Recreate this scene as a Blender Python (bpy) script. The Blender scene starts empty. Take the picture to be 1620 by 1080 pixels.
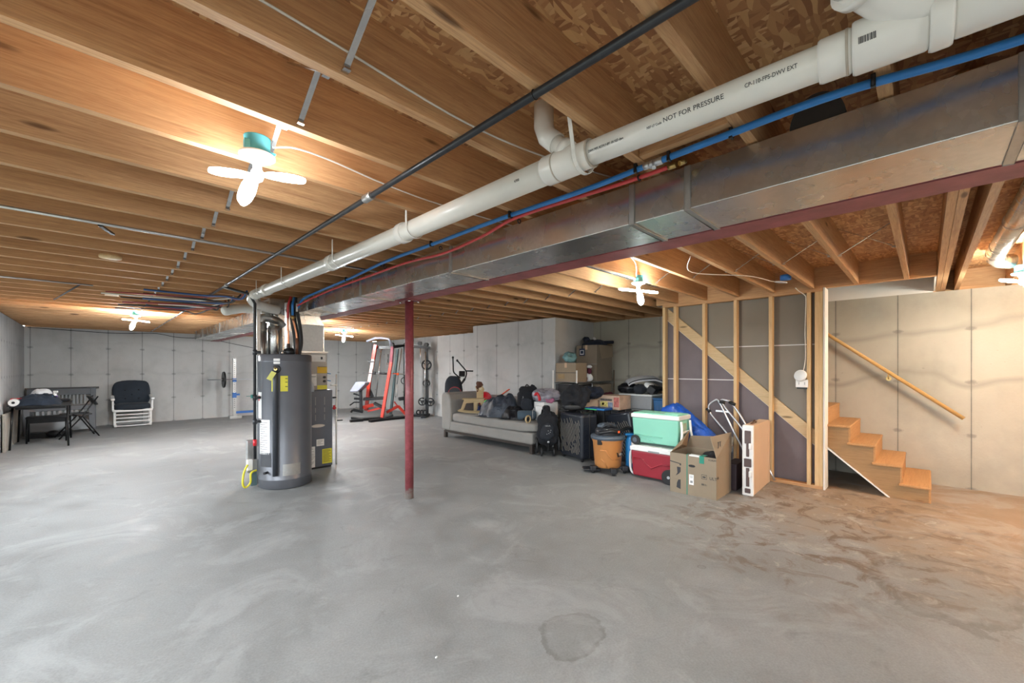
import bpy, math, random
from mathutils import Matrix, Vector, noise
PI = math.pi
SC = bpy.context.scene
COL = SC.collection
random.seed(7)

# ------------------------------------------------------------------ camera, world, exposure
CH = 1.38
YAW = math.radians(45.17)
cam_d = bpy.data.cameras.new('camera'); cam = bpy.data.objects.new('camera', cam_d); COL.objects.link(cam)
cam.location = (0, 0, CH); cam.rotation_euler = (PI / 2, 0, -YAW)
cam_d.sensor_width = 36; cam_d.lens = 14.644; cam_d.shift_y = 41 / 1620; cam_d.clip_start = 0.02; cam_d.clip_end = 60
SC.camera = cam
w = bpy.data.worlds.new('world'); SC.world = w; w.use_nodes = True
_nt = w.node_tree; _tc = _nt.nodes.new('ShaderNodeTexCoord'); _sp = _nt.nodes.new('ShaderNodeSeparateXYZ'); _rp = _nt.nodes.new('ShaderNodeValToRGB')
_nt.links.new(_tc.outputs['Generated'], _sp.inputs[0]); _nt.links.new(_sp.outputs[2], _rp.inputs[0]); _nt.links.new(_rp.outputs[0], _nt.nodes['Background'].inputs[0])
_e = _rp.color_ramp.elements; _e[0].position = 0.0; _e[0].color = (0.10, 0.11, 0.10, 1); _e[1].position = 0.03; _e[1].color = (0.88, 0.95, 1, 1)   # ground below, overcast sky above
_nt.nodes['Background'].inputs[1].default_value = 5.0
SC.view_settings.view_transform = 'Standard'; SC.view_settings.look = 'None'
SC.view_settings.gamma = 1; SC.view_settings.use_curve_mapping = False
SC.view_settings.exposure = 1.2
LAMP_STRENGTH = 42.0
def portal(x, y, z, rot, sx, sy):
    d = bpy.data.lights.new('window_portal', 'AREA'); d.shape = 'RECTANGLE'; d.size = sx; d.size_y = sy; d.cycles.is_portal = True
    o = bpy.data.objects.new('window_portal', d); COL.objects.link(o); o.location = (x, y, z); o.rotation_euler = rot
FILL_WIN = [(-3.6, -1.4), (-0.9, 1.3), (1.9, 4.1), (4.6, 6.8), (7.3, 9.0)]      # openings added to the left wall, unseen, to let in fill daylight
for a, b in FILL_WIN: portal(-1.3, (a + b) / 2, 1.345, (0, -PI / 2, 0), 1.59, b - a)

# ------------------------------------------------------------------ materials
MATS = {}
def newmat(name):
    m = bpy.data.materials.new(name); m.use_nodes = True
    nt = m.node_tree; b = nt.nodes['Principled BSDF']
    MATS[name] = m
    return m, nt, b
def nd(nt, typ, **kw):
    n = nt.nodes.new(typ)
    for k, v in kw.items():
        if k.startswith('i_'): n.inputs[int(k[2:])].default_value = v
        else: setattr(n, k, v)
    return n
def lk(nt, a, ao, b, bi): nt.links.new(a.outputs[ao], b.inputs[bi])
def ramp(nt, fac, stops):
    r = nt.nodes.new('ShaderNodeValToRGB'); nt.links.new(fac, r.inputs[0])
    e = r.color_ramp.elements
    while len(e) > 1: e.remove(e[0])
    e[0].position = stops[0][0]; e[0].color = (*stops[0][1], 1)
    for p, c in stops[1:]:
        x = e.new(p); x.color = (*c, 1)
    return r.outputs[0]
def mapped(nt, scale=(1, 1, 1), coord='Object', rnd=True, rot=(0, 0, 0)):
    tc = nt.nodes.new('ShaderNodeTexCoord')
    mp = nt.nodes.new('ShaderNodeMapping'); mp.inputs['Scale'].default_value = scale
    mp.inputs['Rotation'].default_value = rot
    src = tc.outputs[coord]
    if rnd:
        oi = nt.nodes.new('ShaderNodeObjectInfo')
        ml = nt.nodes.new('ShaderNodeMath'); ml.operation = 'MULTIPLY'; ml.inputs[1].default_value = 37.0
        nt.links.new(oi.outputs['Random'], ml.inputs[0])
        ad = nt.nodes.new('ShaderNodeVectorMath'); ad.operation = 'ADD'
        nt.links.new(src, ad.inputs[0]); nt.links.new(ml.outputs[0], ad.inputs[1]); src = ad.outputs[0]
    nt.links.new(src, mp.inputs['Vector'])
    return mp.outputs[0]
def noise_n(nt, vec, scale, detail=4, rough=0.55, dist=0.0):
    n = nt.nodes.new('ShaderNodeTexNoise'); n.inputs['Scale'].default_value = scale
    n.inputs['Detail'].default_value = detail; n.inputs['Roughness'].default_value = rough
    n.inputs['Distortion'].default_value = dist
    if vec is not None: nt.links.new(vec, n.inputs['Vector'])
    return n.outputs['Fac']
def mix(nt, fac, a, b, mode='MIX'):
    m = nt.nodes.new('ShaderNodeMix'); m.data_type = 'RGBA'; m.blend_type = mode; m.clamp_factor = True
    for s, v in ((0, fac), (6, a), (7, b)):
        if hasattr(v, 'links') or hasattr(v, 'is_linked'): nt.links.new(v, m.inputs[s])
        elif isinstance(v, (int, float)): m.inputs[s].default_value = v
        else: m.inputs[s].default_value = (*v, 1)
    return m.outputs[2]
def mth(nt, op, a, b=None, c=None, clamp=False):
    m = nt.nodes.new('ShaderNodeMath'); m.operation = op; m.use_clamp = clamp
    for i, v in enumerate((a, b, c)):
        if v is None: continue
        if isinstance(v, (int, float)): m.inputs[i].default_value = v
        else: nt.links.new(v, m.inputs[i])
    return m.outputs[0]
def bump(nt, b, h, strength=0.3, dist=0.01):
    bp = nt.nodes.new('ShaderNodeBump'); bp.inputs['Strength'].default_value = strength
    bp.inputs['Distance'].default_value = dist
    nt.links.new(h, bp.inputs['Height']); nt.links.new(bp.outputs[0], b.inputs['Normal'])

def plain(name, col, rough=0.5, metal=0.0, var=0.12, scale=9, emit=None, spec=None, bumpy=0.0, coat=0.0):
    m, nt, b = newmat(name)
    v = mapped(nt)
    n = noise_n(nt, v, scale, 4)
    c1 = tuple(max(0, c * (1 - var)) for c in col); c2 = tuple(min(1, c * (1 + var)) for c in col)
    nt.links.new(ramp(nt, n, [(0.3, c1), (0.7, c2)]), b.inputs['Base Color'])
    b.inputs['Roughness'].default_value = rough; b.inputs['Metallic'].default_value = metal
    if spec is not None: b.inputs['Specular IOR Level'].default_value = spec
    if coat: b.inputs['Coat Weight'].default_value = coat
    if emit: b.inputs['Emission Color'].default_value = (*emit[0], 1); b.inputs['Emission Strength'].default_value = emit[1]
    if bumpy: bump(nt, b, noise_n(nt, v, scale * 6, 3), bumpy, 0.004)
    return m

def wood(name, light, dark, axis=0, knots=True, rough=0.65, fine=1.0, tint=0.25):
    m, nt, b = newmat(name)
    sc = [13 * fine] * 3; sc[axis] = 0.55 * fine
    v = mapped(nt, tuple(sc))
    wv = noise_n(nt, v, 1.6, 5, 0.62, 0.8)
    g = noise_n(nt, v, 9, 3, 0.7, 0.3)
    mxd = tuple((l + d) / 2 for l, d in zip(light, dark))
    base = ramp(nt, wv, [(0.3, dark), (0.45, mxd), (0.52, light), (0.6, mxd), (0.72, light)])
    g2 = noise_n(nt, v, 4.2, 4, 0.7, 1.2)
    base = mix(nt, 0.42, base, ramp(nt, g2, [(0.40, tuple(c * 0.8 for c in dark)), (0.5, light), (0.56, dark), (0.64, light)]))
    base = mix(nt, mth(nt, 'MULTIPLY', g, 0.6), base, ramp(nt, g, [(0.38, dark), (0.56, light)]))
    if knots:
        s2 = [9.0] * 3; s2[axis] = 2.1
        v2 = mapped(nt, tuple(s2))
        vo = nt.nodes.new('ShaderNodeTexVoronoi'); vo.inputs['Scale'].default_value = 0.75
        nt.links.new(v2, vo.inputs['Vector'])
        k = ramp(nt, vo.outputs['Distance'], [(0.0, (1, 1, 1)), (0.065, (0.8, 0.8, 0.8)), (0.11, (0, 0, 0))])
        base = mix(nt, k, base, tuple(c * 0.32 for c in dark))
    oi = nt.nodes.new('ShaderNodeObjectInfo')
    base = mix(nt, mth(nt, 'MULTIPLY', oi.outputs['Random'], tint), base, tuple(c * 0.62 for c in mxd))
    nt.links.new(base, b.inputs['Base Color'])
    b.inputs['Roughness'].default_value = rough
    b.inputs['Specular IOR Level'].default_value = 0.25
    bump(nt, b, g, 0.15, 0.003)
    return m

JOIST = wood('joist_pine', (0.66, 0.40, 0.20), (0.40, 0.20, 0.095), 0)
JOISTY = wood('pine_along_y', (0.66, 0.40, 0.20), (0.40, 0.20, 0.095), 1)
STUD = wood('stud_pine', (0.72, 0.52, 0.29), (0.56, 0.37, 0.18), 2, tint=0.15)
STAIRW = wood('stair_wood', (0.50, 0.27, 0.115), (0.38, 0.19, 0.075), 0, knots=False, tint=0.1)
STRINGW = wood('stringer_wood', (0.36, 0.22, 0.105), (0.26, 0.15, 0.07), 1, tint=0.1)
RAILW = wood('rail_wood', (0.56, 0.35, 0.14), (0.45, 0.26, 0.09), 1, knots=False, rough=0.35, tint=0.05)
PLYTOY = wood('toy_plywood', (0.52, 0.39, 0.22), (0.42, 0.30, 0.16), 0, knots=False, tint=0.02)

def osb():
    m, nt, b = newmat('osb')
    v = mapped(nt, (1, 1, 1), rnd=False)
    dn = nt.nodes.new('ShaderNodeTexNoise'); dn.inputs['Scale'].default_value = 5; nt.links.new(v, dn.inputs['Vector'])
    cols = []
    for rot, s in ((0.5, (13, 60, 1)), (-0.6, (52, 15, 1))):
        mp = nt.nodes.new('ShaderNodeMapping'); mp.inputs['Rotation'].default_value = (0, 0, rot); mp.inputs['Scale'].default_value = s
        ad = nt.nodes.new('ShaderNodeVectorMath'); ad.operation = 'MULTIPLY_ADD'
        nt.links.new(dn.outputs['Color'], ad.inputs[0]); ad.inputs[1].default_value = (0.05, 0.05, 0); nt.links.new(v, ad.inputs[2])
        nt.links.new(ad.outputs[0], mp.inputs['Vector'])
        vo = nt.nodes.new('ShaderNodeTexVoronoi'); vo.inputs['Scale'].default_value = 1.0
        nt.links.new(mp.outputs[0], vo.inputs['Vector'])
        sp = nt.nodes.new('ShaderNodeSeparateColor'); nt.links.new(vo.outputs['Color'], sp.inputs[0])
        cols.append((sp.outputs[0], sp.outputs[1], vo.outputs['Distance']))
    c1 = ramp(nt, cols[0][0], [(0, (0.33, 0.145, 0.06)), (0.5, (0.54, 0.29, 0.125)), (1, (0.78, 0.50, 0.23))])
    c2 = ramp(nt, cols[1][0], [(0, (0.30, 0.13, 0.055)), (0.5, (0.52, 0.27, 0.115)), (1, (0.82, 0.56, 0.28))])
    sel = ramp(nt, cols[0][1], [(0.48, (0, 0, 0)), (0.52, (1, 1, 1))])
    c = mix(nt, sel, c1, c2)
    c = mix(nt, mth(nt, 'MULTIPLY', noise_n(nt, v, 1.3, 3), 0.45), c, (0.45, 0.22, 0.10))
    nt.links.new(c, b.inputs['Base Color']); b.inputs['Roughness'].default_value = 0.6
    bump(nt, b, mth(nt, 'ADD', cols[0][0], cols[1][0]), 0.5, 0.004)
    return m
OSB = osb()

def concrete_wall(name, axis, seam_off, base, pitch=0.61, jl=1.0):
    """poured wall: form seams along the wall, tie holes at 2 ft heights, cold joints"""
    m, nt, b = newmat(name)
    tc = nt.nodes.new('ShaderNodeTexCoord'); sp = nt.nodes.new('ShaderNodeSeparateXYZ')
    nt.links.new(tc.outputs['Object'], sp.inputs[0])
    u = sp.outputs[axis]; z = sp.outputs[2]; v = tc.outputs['Object']
    mp = nt.nodes.new('ShaderNodeMapping'); mp.inputs['Scale'].default_value = (1, 1, 0.8); nt.links.new(v, mp.inputs['Vector'])
    n1 = noise_n(nt, mp.outputs[0], 1.1, 6, 0.6); n2 = noise_n(nt, mp.outputs[0], 9, 4, 0.6); n3 = noise_n(nt, mp.outputs[0], 45, 2, 0.6)
    d = tuple(c * 0.74 for c in base); l = tuple(min(1, c * 1.12) for c in base)
    c = ramp(nt, n1, [(0.3, d), (0.5, base), (0.72, l)])
    c = mix(nt, mth(nt, 'MULTIPLY', n2, 0.35), c, tuple(x * 0.85 for x in base))
    # panel tone steps
    pu = mth(nt, 'DIVIDE', mth(nt, 'SUBTRACT', u, seam_off), pitch)
    fl = mth(nt, 'FLOOR', pu); wn = nt.nodes.new('ShaderNodeTexWhiteNoise'); wn.noise_dimensions = '1D'; nt.links.new(fl, wn.inputs['W'])
    c = mix(nt, mth(nt, 'MULTIPLY', wn.outputs[0], 0.22), c, tuple(x * 0.7 for x in base))
    fr = mth(nt, 'SUBTRACT', pu, fl)
    ed = mth(nt, 'MULTIPLY', mth(nt, 'MINIMUM', fr, mth(nt, 'SUBTRACT', 1.0, fr)), pitch)
    wob = mth(nt, 'MULTIPLY', n2, 0.006)
    seam = mth(nt, 'LESS_THAN', ed, mth(nt, 'ADD', wob, 0.0015))
    soft = ramp(nt, ed, [(0.0, (0.75,) * 3), (0.03, (0, 0, 0))])
    c = mix(nt, mth(nt, 'MULTIPLY', soft, 0.22), c, tuple(x * 0.5 for x in base))
    c = mix(nt, mth(nt, 'MULTIPLY', seam, 0.75), c, (0.10, 0.10, 0.095))
    # ties
    pz = mth(nt, 'DIVIDE', z, 0.607); fz = mth(nt, 'SUBTRACT', pz, mth(nt, 'ROUND', pz))
    dz = mth(nt, 'MULTIPLY', fz, 0.607)
    r2 = mth(nt, 'SQRT', mth(nt, 'ADD', mth(nt, 'POWER', mth(nt, 'MULTIPLY', ed, 0.55), 2), mth(nt, 'POWER', dz, 2)))
    r2 = mth(nt, 'ADD', r2, mth(nt, 'MULTIPLY', mth(nt, 'SUBTRACT', n3, 0.5), 0.03))
    tie = ramp(nt, r2, [(0.0, (1,) * 3), (0.014, (1,) * 3), (0.03, (0, 0, 0))])
    c = mix(nt, mth(nt, 'MULTIPLY', tie, 0.5), c, (0.12, 0.12, 0.115))
    # cold joint wandering lines and water marks
    lz = mth(nt, 'ADD', z, mth(nt, 'MULTIPLY', noise_n(nt, mp.outputs[0], 0.55, 3), 1.1))
    for h0, ww, s in ((1.72, 0.05, 0.18), (2.35, 0.06, 0.14)):
        dd = mth(nt, 'ABSOLUTE', mth(nt, 'SUBTRACT', lz, h0))
        k = ramp(nt, dd, [(0.0, (1,) * 3), (ww, (0, 0, 0))])
        c = mix(nt, mth(nt, 'MULTIPLY', mth(nt, 'MULTIPLY', k, n1), s * 1.5 * jl), c, tuple(x * 0.45 for x in base))
    sp2 = ramp(nt, noise_n(nt, mp.outputs[0], 17, 2, 0.7), [(0.70, (0,) * 3), (0.76, (1,) * 3)])
    c = mix(nt, mth(nt, 'MULTIPLY', sp2, 0.4), c, tuple(x * 0.5 for x in base))
    nt.links.new(c, b.inputs['Base Color']); b.inputs['Roughness'].default_value = 0.85
    b.inputs['Specular IOR Level'].default_value = 0.2
    bump(nt, b, mth(nt, 'ADD', n2, n3), 0.25, 0.006)
    return m
GREY = (0.53, 0.525, 0.51)
WBACK = concrete_wall('concrete_back', 0, 0.255, GREY)
WLEFT = concrete_wall('concrete_left', 1, 0.3, (0.46, 0.46, 0.455), 0.305)
WRIGHT = concrete_wall('concrete_right', 1, 0.247, (0.43, 0.40, 0.335), jl=3.0)
WFAR = concrete_wall('concrete_far', 1, 0.105, GREY)
WJOG = concrete_wall('concrete_jog', 0, 0.3, (0.50, 0.495, 0.48))

def floor_mat():
    m, nt, b = newmat('concrete_floor')
    tc = nt.nodes.new('ShaderNodeTexCoord'); v = tc.outputs['Object']
    sp = nt.nodes.new('ShaderNodeSeparateXYZ'); nt.links.new(v, sp.inputs[0])
    mp = nt.nodes.new('ShaderNodeMapping'); mp.inputs['Scale'].default_value = (1, 1, 1); mp.inputs['Rotation'].default_value = (0, 0, 0.4); nt.links.new(v, mp.inputs['Vector'])
    mv = mp.outputs[0]
    n1 = noise_n(nt, mv, 0.55, 6, 0.6, 0.6); n2 = noise_n(nt, mv, 3.2, 6, 0.65, 0.4); n3 = noise_n(nt, mv, 22, 4, 0.7); n4 = noise_n(nt, mv, 90, 2, 0.6)
    c = ramp(nt, n1, [(0.28, (0.27, 0.275, 0.275)), (0.5, (0.36, 0.365, 0.36)), (0.75, (0.45, 0.45, 0.44))])
    c = mix(nt, 0.55, c, ramp(nt, n2, [(0.32, (0.25, 0.255, 0.25)), (0.55, (0.40, 0.41, 0.41)), (0.75, (0.52, 0.53, 0.525))]))
    c = mix(nt, mth(nt, 'MULTIPLY', n3, 0.3), c, (0.28, 0.275, 0.265))
    c = mix(nt, 0.12, c, ramp(nt, n4, [(0.3, (0.1,) * 3), (0.7, (0.7,) * 3)]))
    X, Y = sp.outputs[0], sp.outputs[1]
    def spot(x0, y0, rx, ry, k=1.0, freq=n2, soft=0.25):
        dx = mth(nt, 'DIVIDE', mth(nt, 'SUBTRACT', X, x0), rx); dy = mth(nt, 'DIVIDE', mth(nt, 'SUBTRACT', Y, y0), ry)
        r = mth(nt, 'SQRT', mth(nt, 'ADD', mth(nt, 'POWER', dx, 2), mth(nt, 'POWER', dy, 2)))
        return mth(nt, 'ADD', r, mth(nt, 'MULTIPLY', mth(nt, 'SUBTRACT', freq, 0.5), k))
    # broad brown tint by the stairs: damp floor with warm lamp light painted in
    r = spot(6.2, -0.3, 2.6, 2.3, 0.9)
    k = ramp(nt, r, [(0.45, (1,) * 3), (1.15, (0,) * 3)])
    c = mix(nt, mth(nt, 'MULTIPLY', k, 0.8), c, (0.40, 0.27, 0.165))
    # mottled stains: dark patches and pale efflorescence, strongest between the box and the stairs
    zone = ramp(nt, spot(4.6, 0.6, 2.0, 1.5, 0.6), [(0.5, (1,) * 3), (1.2, (0,) * 3)])
    st = ramp(nt, noise_n(nt, mv, 3.6, 5, 0.7, 1.0), [(0.50, (0,) * 3), (0.60, (1,) * 3)])
    c = mix(nt, mth(nt, 'MULTIPLY', mth(nt, 'MULTIPLY', zone, st), 0.85), c, (0.20, 0.135, 0.09))
    ef = ramp(nt, noise_n(nt, mv, 5.5, 6, 0.75, 0.8), [(0.56, (0,) * 3), (0.66, (1,) * 3)])
    c = mix(nt, mth(nt, 'MULTIPLY', mth(nt, 'MULTIPLY', zone, ef), 0.8), c, (0.58, 0.55, 0.51))
    # outlined dried puddles
    for (x0, y0, rx, ry, s) in ((1.75, 1.30, 0.20, 0.16, 0.8), (5.0, 0.15, 0.42, 0.2, 0.6), (3.75, -0.1, 0.55, 0.35, 0.7), (2.97, 1.1, 0.035, 0.03, 1.0), (3.9, 1.22, 0.12, 0.05, 0.9), (4.95, -0.45, 0.3, 0.25, 0.5)):
        r = spot(x0, y0, rx, ry, 1.2)
        ring = ramp(nt, r, [(0.82, (0.35,) * 3), (0.93, (1,) * 3), (0.99, (0.7,) * 3), (1.04, (0,) * 3)])
        c = mix(nt, mth(nt, 'MULTIPLY', ring, 0.75 * s), c, (0.19, 0.18, 0.165))
    # scattered darker scuffs
    sc = ramp(nt, noise_n(nt, mv, 2.1, 6, 0.72, 1.4), [(0.58, (0,) * 3), (0.7, (1,) * 3)])
    c = mix(nt, mth(nt, 'MULTIPLY', sc, 0.5), c, (0.2, 0.2, 0.19))
    pe = ramp(nt, noise_n(nt, mv, 1.4, 7, 0.7, 1.0), [(0.52, (0,) * 3), (0.62, (1,) * 3)])
    c = mix(nt, mth(nt, 'MULTIPLY', pe, 0.36), c, (0.55, 0.56, 0.56))
    # control joint through the column line
    jx = mth(nt, 'LESS_THAN', mth(nt, 'ABSOLUTE', mth(nt, 'SUBTRACT', X, 2.36)), 0.0025)
    jm = mth(nt, 'MULTIPLY', jx, 0.0)
    c = mix(nt, 0.28, c, (0.0, 0.0, 0.0))
    nt.links.new(c, b.inputs['Base Color'])
    nt.links.new(ramp(nt, n2, [(0.3, (0.42,) * 3), (0.7, (0.68,) * 3)]), b.inputs['Roughness'])
    b.inputs['Specular IOR Level'].default_value = 0.35
    bump(nt, b, mth(nt, 'ADD', n2, mth(nt, 'MULTIPLY', n3, 0.4)), 0.12, 0.01)
    return m
FLOORM = floor_mat()

def galvanized(name='galvanized', base=(0.62, 0.62, 0.61), rough=0.26):
    m, nt, b = newmat(name)
    v = mapped(nt, (1, 1, 1))
    vo = nt.nodes.new('ShaderNodeTexVoronoi'); vo.inputs['Scale'].default_value = 55; nt.links.new(v, vo.inputs['Vector'])
    sp = nt.nodes.new('ShaderNodeSeparateColor'); nt.links.new(vo.outputs['Color'], sp.inputs[0])
    c = ramp(nt, sp.outputs[0], [(0, tuple(x * 0.94 for x in base)), (1, tuple(min(1, x * 1.04) for x in base))])
    nt.links.new(c, b.inputs['Base Color'])
    b.inputs['Metallic'].default_value = 0.95
    nt.links.new(ramp(nt, noise_n(nt, v, 4, 3), [(0.3, (rough - 0.03,) * 3), (0.7, (rough + 0.05,) * 3)]), b.inputs['Roughness'])
    bump(nt, b, noise_n(nt, v, 1.6, 1), 0.02, 0.01)
    return m
GALV = galvanized()
GALVD = galvanized('galvanized_dull', (0.5, 0.5, 0.49), 0.4)
STEELRED = plain('red_oxide_paint', (0.34, 0.10, 0.105), 0.55, 0, 0.25, 6, bumpy=0.2)
def column_mat():
    m, nt, b = newmat('column_paint')
    tc = nt.nodes.new('ShaderNodeTexCoord'); sp = nt.nodes.new('ShaderNodeSeparateXYZ'); nt.links.new(tc.outputs['Object'], sp.inputs[0])
    n = noise_n(nt, tc.outputs['Object'], 14, 4, 0.7)
    c = ramp(nt, n, [(0.3, (0.17, 0.035, 0.04)), (0.6, (0.27, 0.06, 0.07)), (0.8, (0.34, 0.12, 0.13))])
    wear = ramp(nt, mth(nt, 'ADD', sp.outputs[2], mth(nt, 'MULTIPLY', n, 0.35)), [(0.20, (1,) * 3), (0.30, (0,) * 3)])
    c = mix(nt, wear, c, (0.30, 0.26, 0.235))
    nt.links.new(c, b.inputs['Base Color']); b.inputs['Roughness'].default_value = 0.42
    return m
COLM = column_mat()
PVC = plain('pvc_white', (0.80, 0.78, 0.72), 0.28, 0, 0.05, 5)
PVCHUB = plain('pvc_fitting', (0.84, 0.82, 0.77), 0.25, 0, 0.04, 5)
GLUE = plain('pvc_glue', (0.52, 0.46, 0.38), 0.35, 0, 0.1, 30)
PEXB = plain('pex_blue', (0.03, 0.22, 0.60), 0.3, 0, 0.08)
PEXR = plain('pex_red', (0.62, 0.06, 0.06), 0.3, 0, 0.1)
BLKIRON = plain('black_iron', (0.035, 0.037, 0.042), 0.35, 0.3, 0.2, 20)
BLACK = plain('black_plastic', (0.009, 0.009, 0.0105), 0.45)
BLACKM = plain('black_metal', (0.011, 0.011, 0.012), 0.35, 0.4)
RUBBER = plain('rubber', (0.012, 0.012, 0.013), 0.8)
CHROME = plain('chrome', (0.75, 0.75, 0.76), 0.15, 1.0, 0.03)
ALU = plain('aluminium', (0.62, 0.64, 0.67), 0.32, 0.9, 0.05)
BRASS = plain('brass', (0.55, 0.38, 0.15), 0.3, 0.9, 0.05)
COPPER = plain('copper', (0.55, 0.24, 0.13), 0.32, 0.85, 0.12)
WHITE = plain('white_plastic', (0.82, 0.81, 0.79), 0.35, 0, 0.03)
WPAINT = plain('white_paint', (0.78, 0.77, 0.75), 0.4, 0, 0.04)
TEALBOX = plain('teal_box_plastic', (0.07, 0.33, 0.37), 0.6, 0, 0.08)
BLUEBOX = plain('blue_box_plastic', (0.03, 0.18, 0.55), 0.5, 0, 0.08)
LED = plain('led_panel', (0.9, 0.9, 0.9), 0.4, emit=((0.90, 0.96, 1.0), LAMP_STRENGTH))
LEDF = plain('led_panel_bright', (0.9, 0.9, 0.9), 0.4, emit=((0.90, 0.96, 1.0), LAMP_STRENGTH * 9))
LEDR = plain('led_panel_right', (0.9, 0.9, 0.9), 0.4, emit=((0.95, 0.98, 0.90), LAMP_STRENGTH * 3.4))
LEDM = plain('led_panel_mid', (0.9, 0.9, 0.9), 0.4, emit=((0.92, 0.98, 0.95), LAMP_STRENGTH * 3.2))
LEDW = plain('led_panel_warm', (0.9, 0.85, 0.8), 0.4, emit=((1.0, 0.62, 0.32), LAMP_STRENGTH * 8))
WIREW = plain('cable_white', (0.74, 0.72, 0.66), 0.5, 0, 0.06)
TANK = plain('heater_grey', (0.135, 0.14, 0.158), 0.30, 0.25, 0.08, 3)
FURN = plain('furnace_grey', (0.10, 0.115, 0.145), 0.4, 0.15, 0.08, 3)
FURN2 = plain('furnace_light_grey', (0.2, 0.2, 0.2), 0.35, 0.3, 0.08, 3)
PAPER = plain('label_white', (0.80, 0.79, 0.77), 0.6, 0, 0.05, 30)
YELLOW = plain('label_yellow', (0.72, 0.65, 0.04), 0.5, 0, 0.05)
AMBER = plain('label_amber', (0.80, 0.48, 0.02), 0.5, 0, 0.05)
REDP = plain('red_plastic', (0.60, 0.02, 0.03), 0.35, 0, 0.08)
PRINT = plain('print_ink', (0.03, 0.03, 0.035), 0.6, 0, 0.1)
GREYINK = plain('grey_ink', (0.28, 0.28, 0.28), 0.7, 0, 0.1)
DRYW = plain('drywall_grey_paper', (0.27, 0.235, 0.195), 0.9, 0, 0.05, 2)
DRYP = plain('drywall_purple_board', (0.185, 0.155, 0.165), 0.9, 0, 0.10, 3)
DRYWH = plain('drywall_painted', (0.70, 0.67, 0.62), 0.85, 0, 0.03, 2)
DRYEDGE = plain('drywall_edge_white', (0.78, 0.77, 0.76), 0.8, 0, 0.03)
CARD = plain('cardboard', (0.27, 0.21, 0.145), 0.85, 0, 0.07, 4, bumpy=0.1)
CARD2 = plain('cardboard_dark', (0.21, 0.165, 0.12), 0.85, 0, 0.08, 4)
CARDP = plain('cardboard_pale', (0.55, 0.385, 0.26), 0.85, 0, 0.05, 3)
CARDIN = plain('cardboard_inner', (0.25, 0.16, 0.09), 0.9, 0, 0.07, 4)
GREEN = plain('tape_green', (0.01, 0.22, 0.15), 0.45)
TEALC = plain('cooler_mint', (0.24, 0.58, 0.44), 0.4, 0, 0.04, 3)
REDC = plain('cooler_red', (0.30, 0.018, 0.032), 0.4, 0, 0.08, 3)
ORANGEV = plain('vac_orange', (0.48, 0.20, 0.06), 0.4, 0, 0.05, 3)
GREYV = plain('vac_grey', (0.075, 0.095, 0.12), 0.4, 0, 0.06, 4)
DKV = plain('vac_charcoal', (0.02, 0.021, 0.025), 0.4, 0, 0.1, 4)
BLUEP = plain('blue_plastic', (0.02, 0.20, 0.48), 0.4, 0, 0.06, 4)
GYMRED = plain('gym_red', (0.62, 0.05, 0.03), 0.35, 0, 0.06)
GYMBLUE = plain('gym_blue', (0.03, 0.13, 0.40), 0.4, 0, 0.06)
WHEELM = plain('wheel_black', (0.015, 0.015, 0.016), 0.55)
GREENP = plain('toy_green', (0.05, 0.60, 0.12), 0.35)
ORNG = plain('toy_orange', (0.85, 0.12, 0.03), 0.45)
GREYWD = plain('bed_grey_paint', (0.10, 0.105, 0.115), 0.5, 0, 0.1, 3)
def fabric(name, col, rough=0.9, wr=0.35, fine=220, sheen=0.03, var=0.2):
    m, nt, b = newmat(name)
    v = mapped(nt)
    n = noise_n(nt, v, 3.5, 5, 0.6); f = noise_n(nt, v, fine, 2)
    nt.links.new(ramp(nt, n, [(0.3, tuple(c * (1 - var) for c in col)), (0.7, tuple(min(1, c * (1 + var)) for c in col))]), b.inputs['Base Color'])
    b.inputs['Roughness'].default_value = rough
    b.inputs['Sheen Weight'].default_value = sheen
    bump(nt, b, mth(nt, 'ADD', mth(nt, 'MULTIPLY', n, 2.0), f), wr, 0.006)
    return m
SOFAF = fabric('sofa_fabric', (0.28, 0.265, 0.245), var=0.08)
SOFAW = plain('sofa_leg_wood', (0.045, 0.035, 0.03), 0.4)
NAVYF = fabric('navy_fabric', (0.008, 0.013, 0.028))
BLKF = fabric('black_fabric', (0.007, 0.0075, 0.011))
CHARF = fabric('charcoal_fabric', (0.016, 0.019, 0.026))
GREYF = fabric('grey_fabric', (0.28, 0.29, 0.30), var=0.1)
WHITEF = fabric('white_cloth', (0.72, 0.72, 0.73), var=0.06)
GLIDERF = fabric('glider_cushion', (0.02, 0.027, 0.038))
WINEF = fabric('wine_cloth', (0.10, 0.015, 0.03))
MANE = fabric('brown_mane', (0.12, 0.05, 0.03), wr=0.8)
def shiny_bag(name, col, rough=0.28, alpha=1.0):
    m, nt, b = newmat(name)
    v = mapped(nt); n = noise_n(nt, v, 7, 6, 0.65, 0.8)
    nt.links.new(ramp(nt, n, [(0.35, tuple(c * 0.7 for c in col)), (0.65, tuple(min(1, c * 1.3) for c in col))]), b.inputs['Base Color'])
    b.inputs['Roughness'].default_value = rough; bump(nt, b, n, 0.7, 0.03)
    if alpha < 1: b.inputs['Alpha'].default_value = alpha
    return m
TRASHG = shiny_bag('grey_poly', (0.028, 0.036, 0.052), 0.35)
TRASHB = shiny_bag('black_poly', (0.006, 0.007, 0.01), 0.3)
TARPM = shiny_bag('blue_tarp', (0.005, 0.075, 0.42), 0.3)
CLEARB = shiny_bag('clear_poly', (0.30, 0.28, 0.32), 0.25)
TEALBAG = shiny_bag('teal_poly', (0.16, 0.30, 0.32), 0.4)
FOAM = plain('foam_white', (0.80, 0.78, 0.75), 0.7, 0, 0.04, 12, bumpy=0.15)
TOTEG = plain('tote_grey', (0.28, 0.29, 0.30), 0.45, 0, 0.08, 3)
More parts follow.
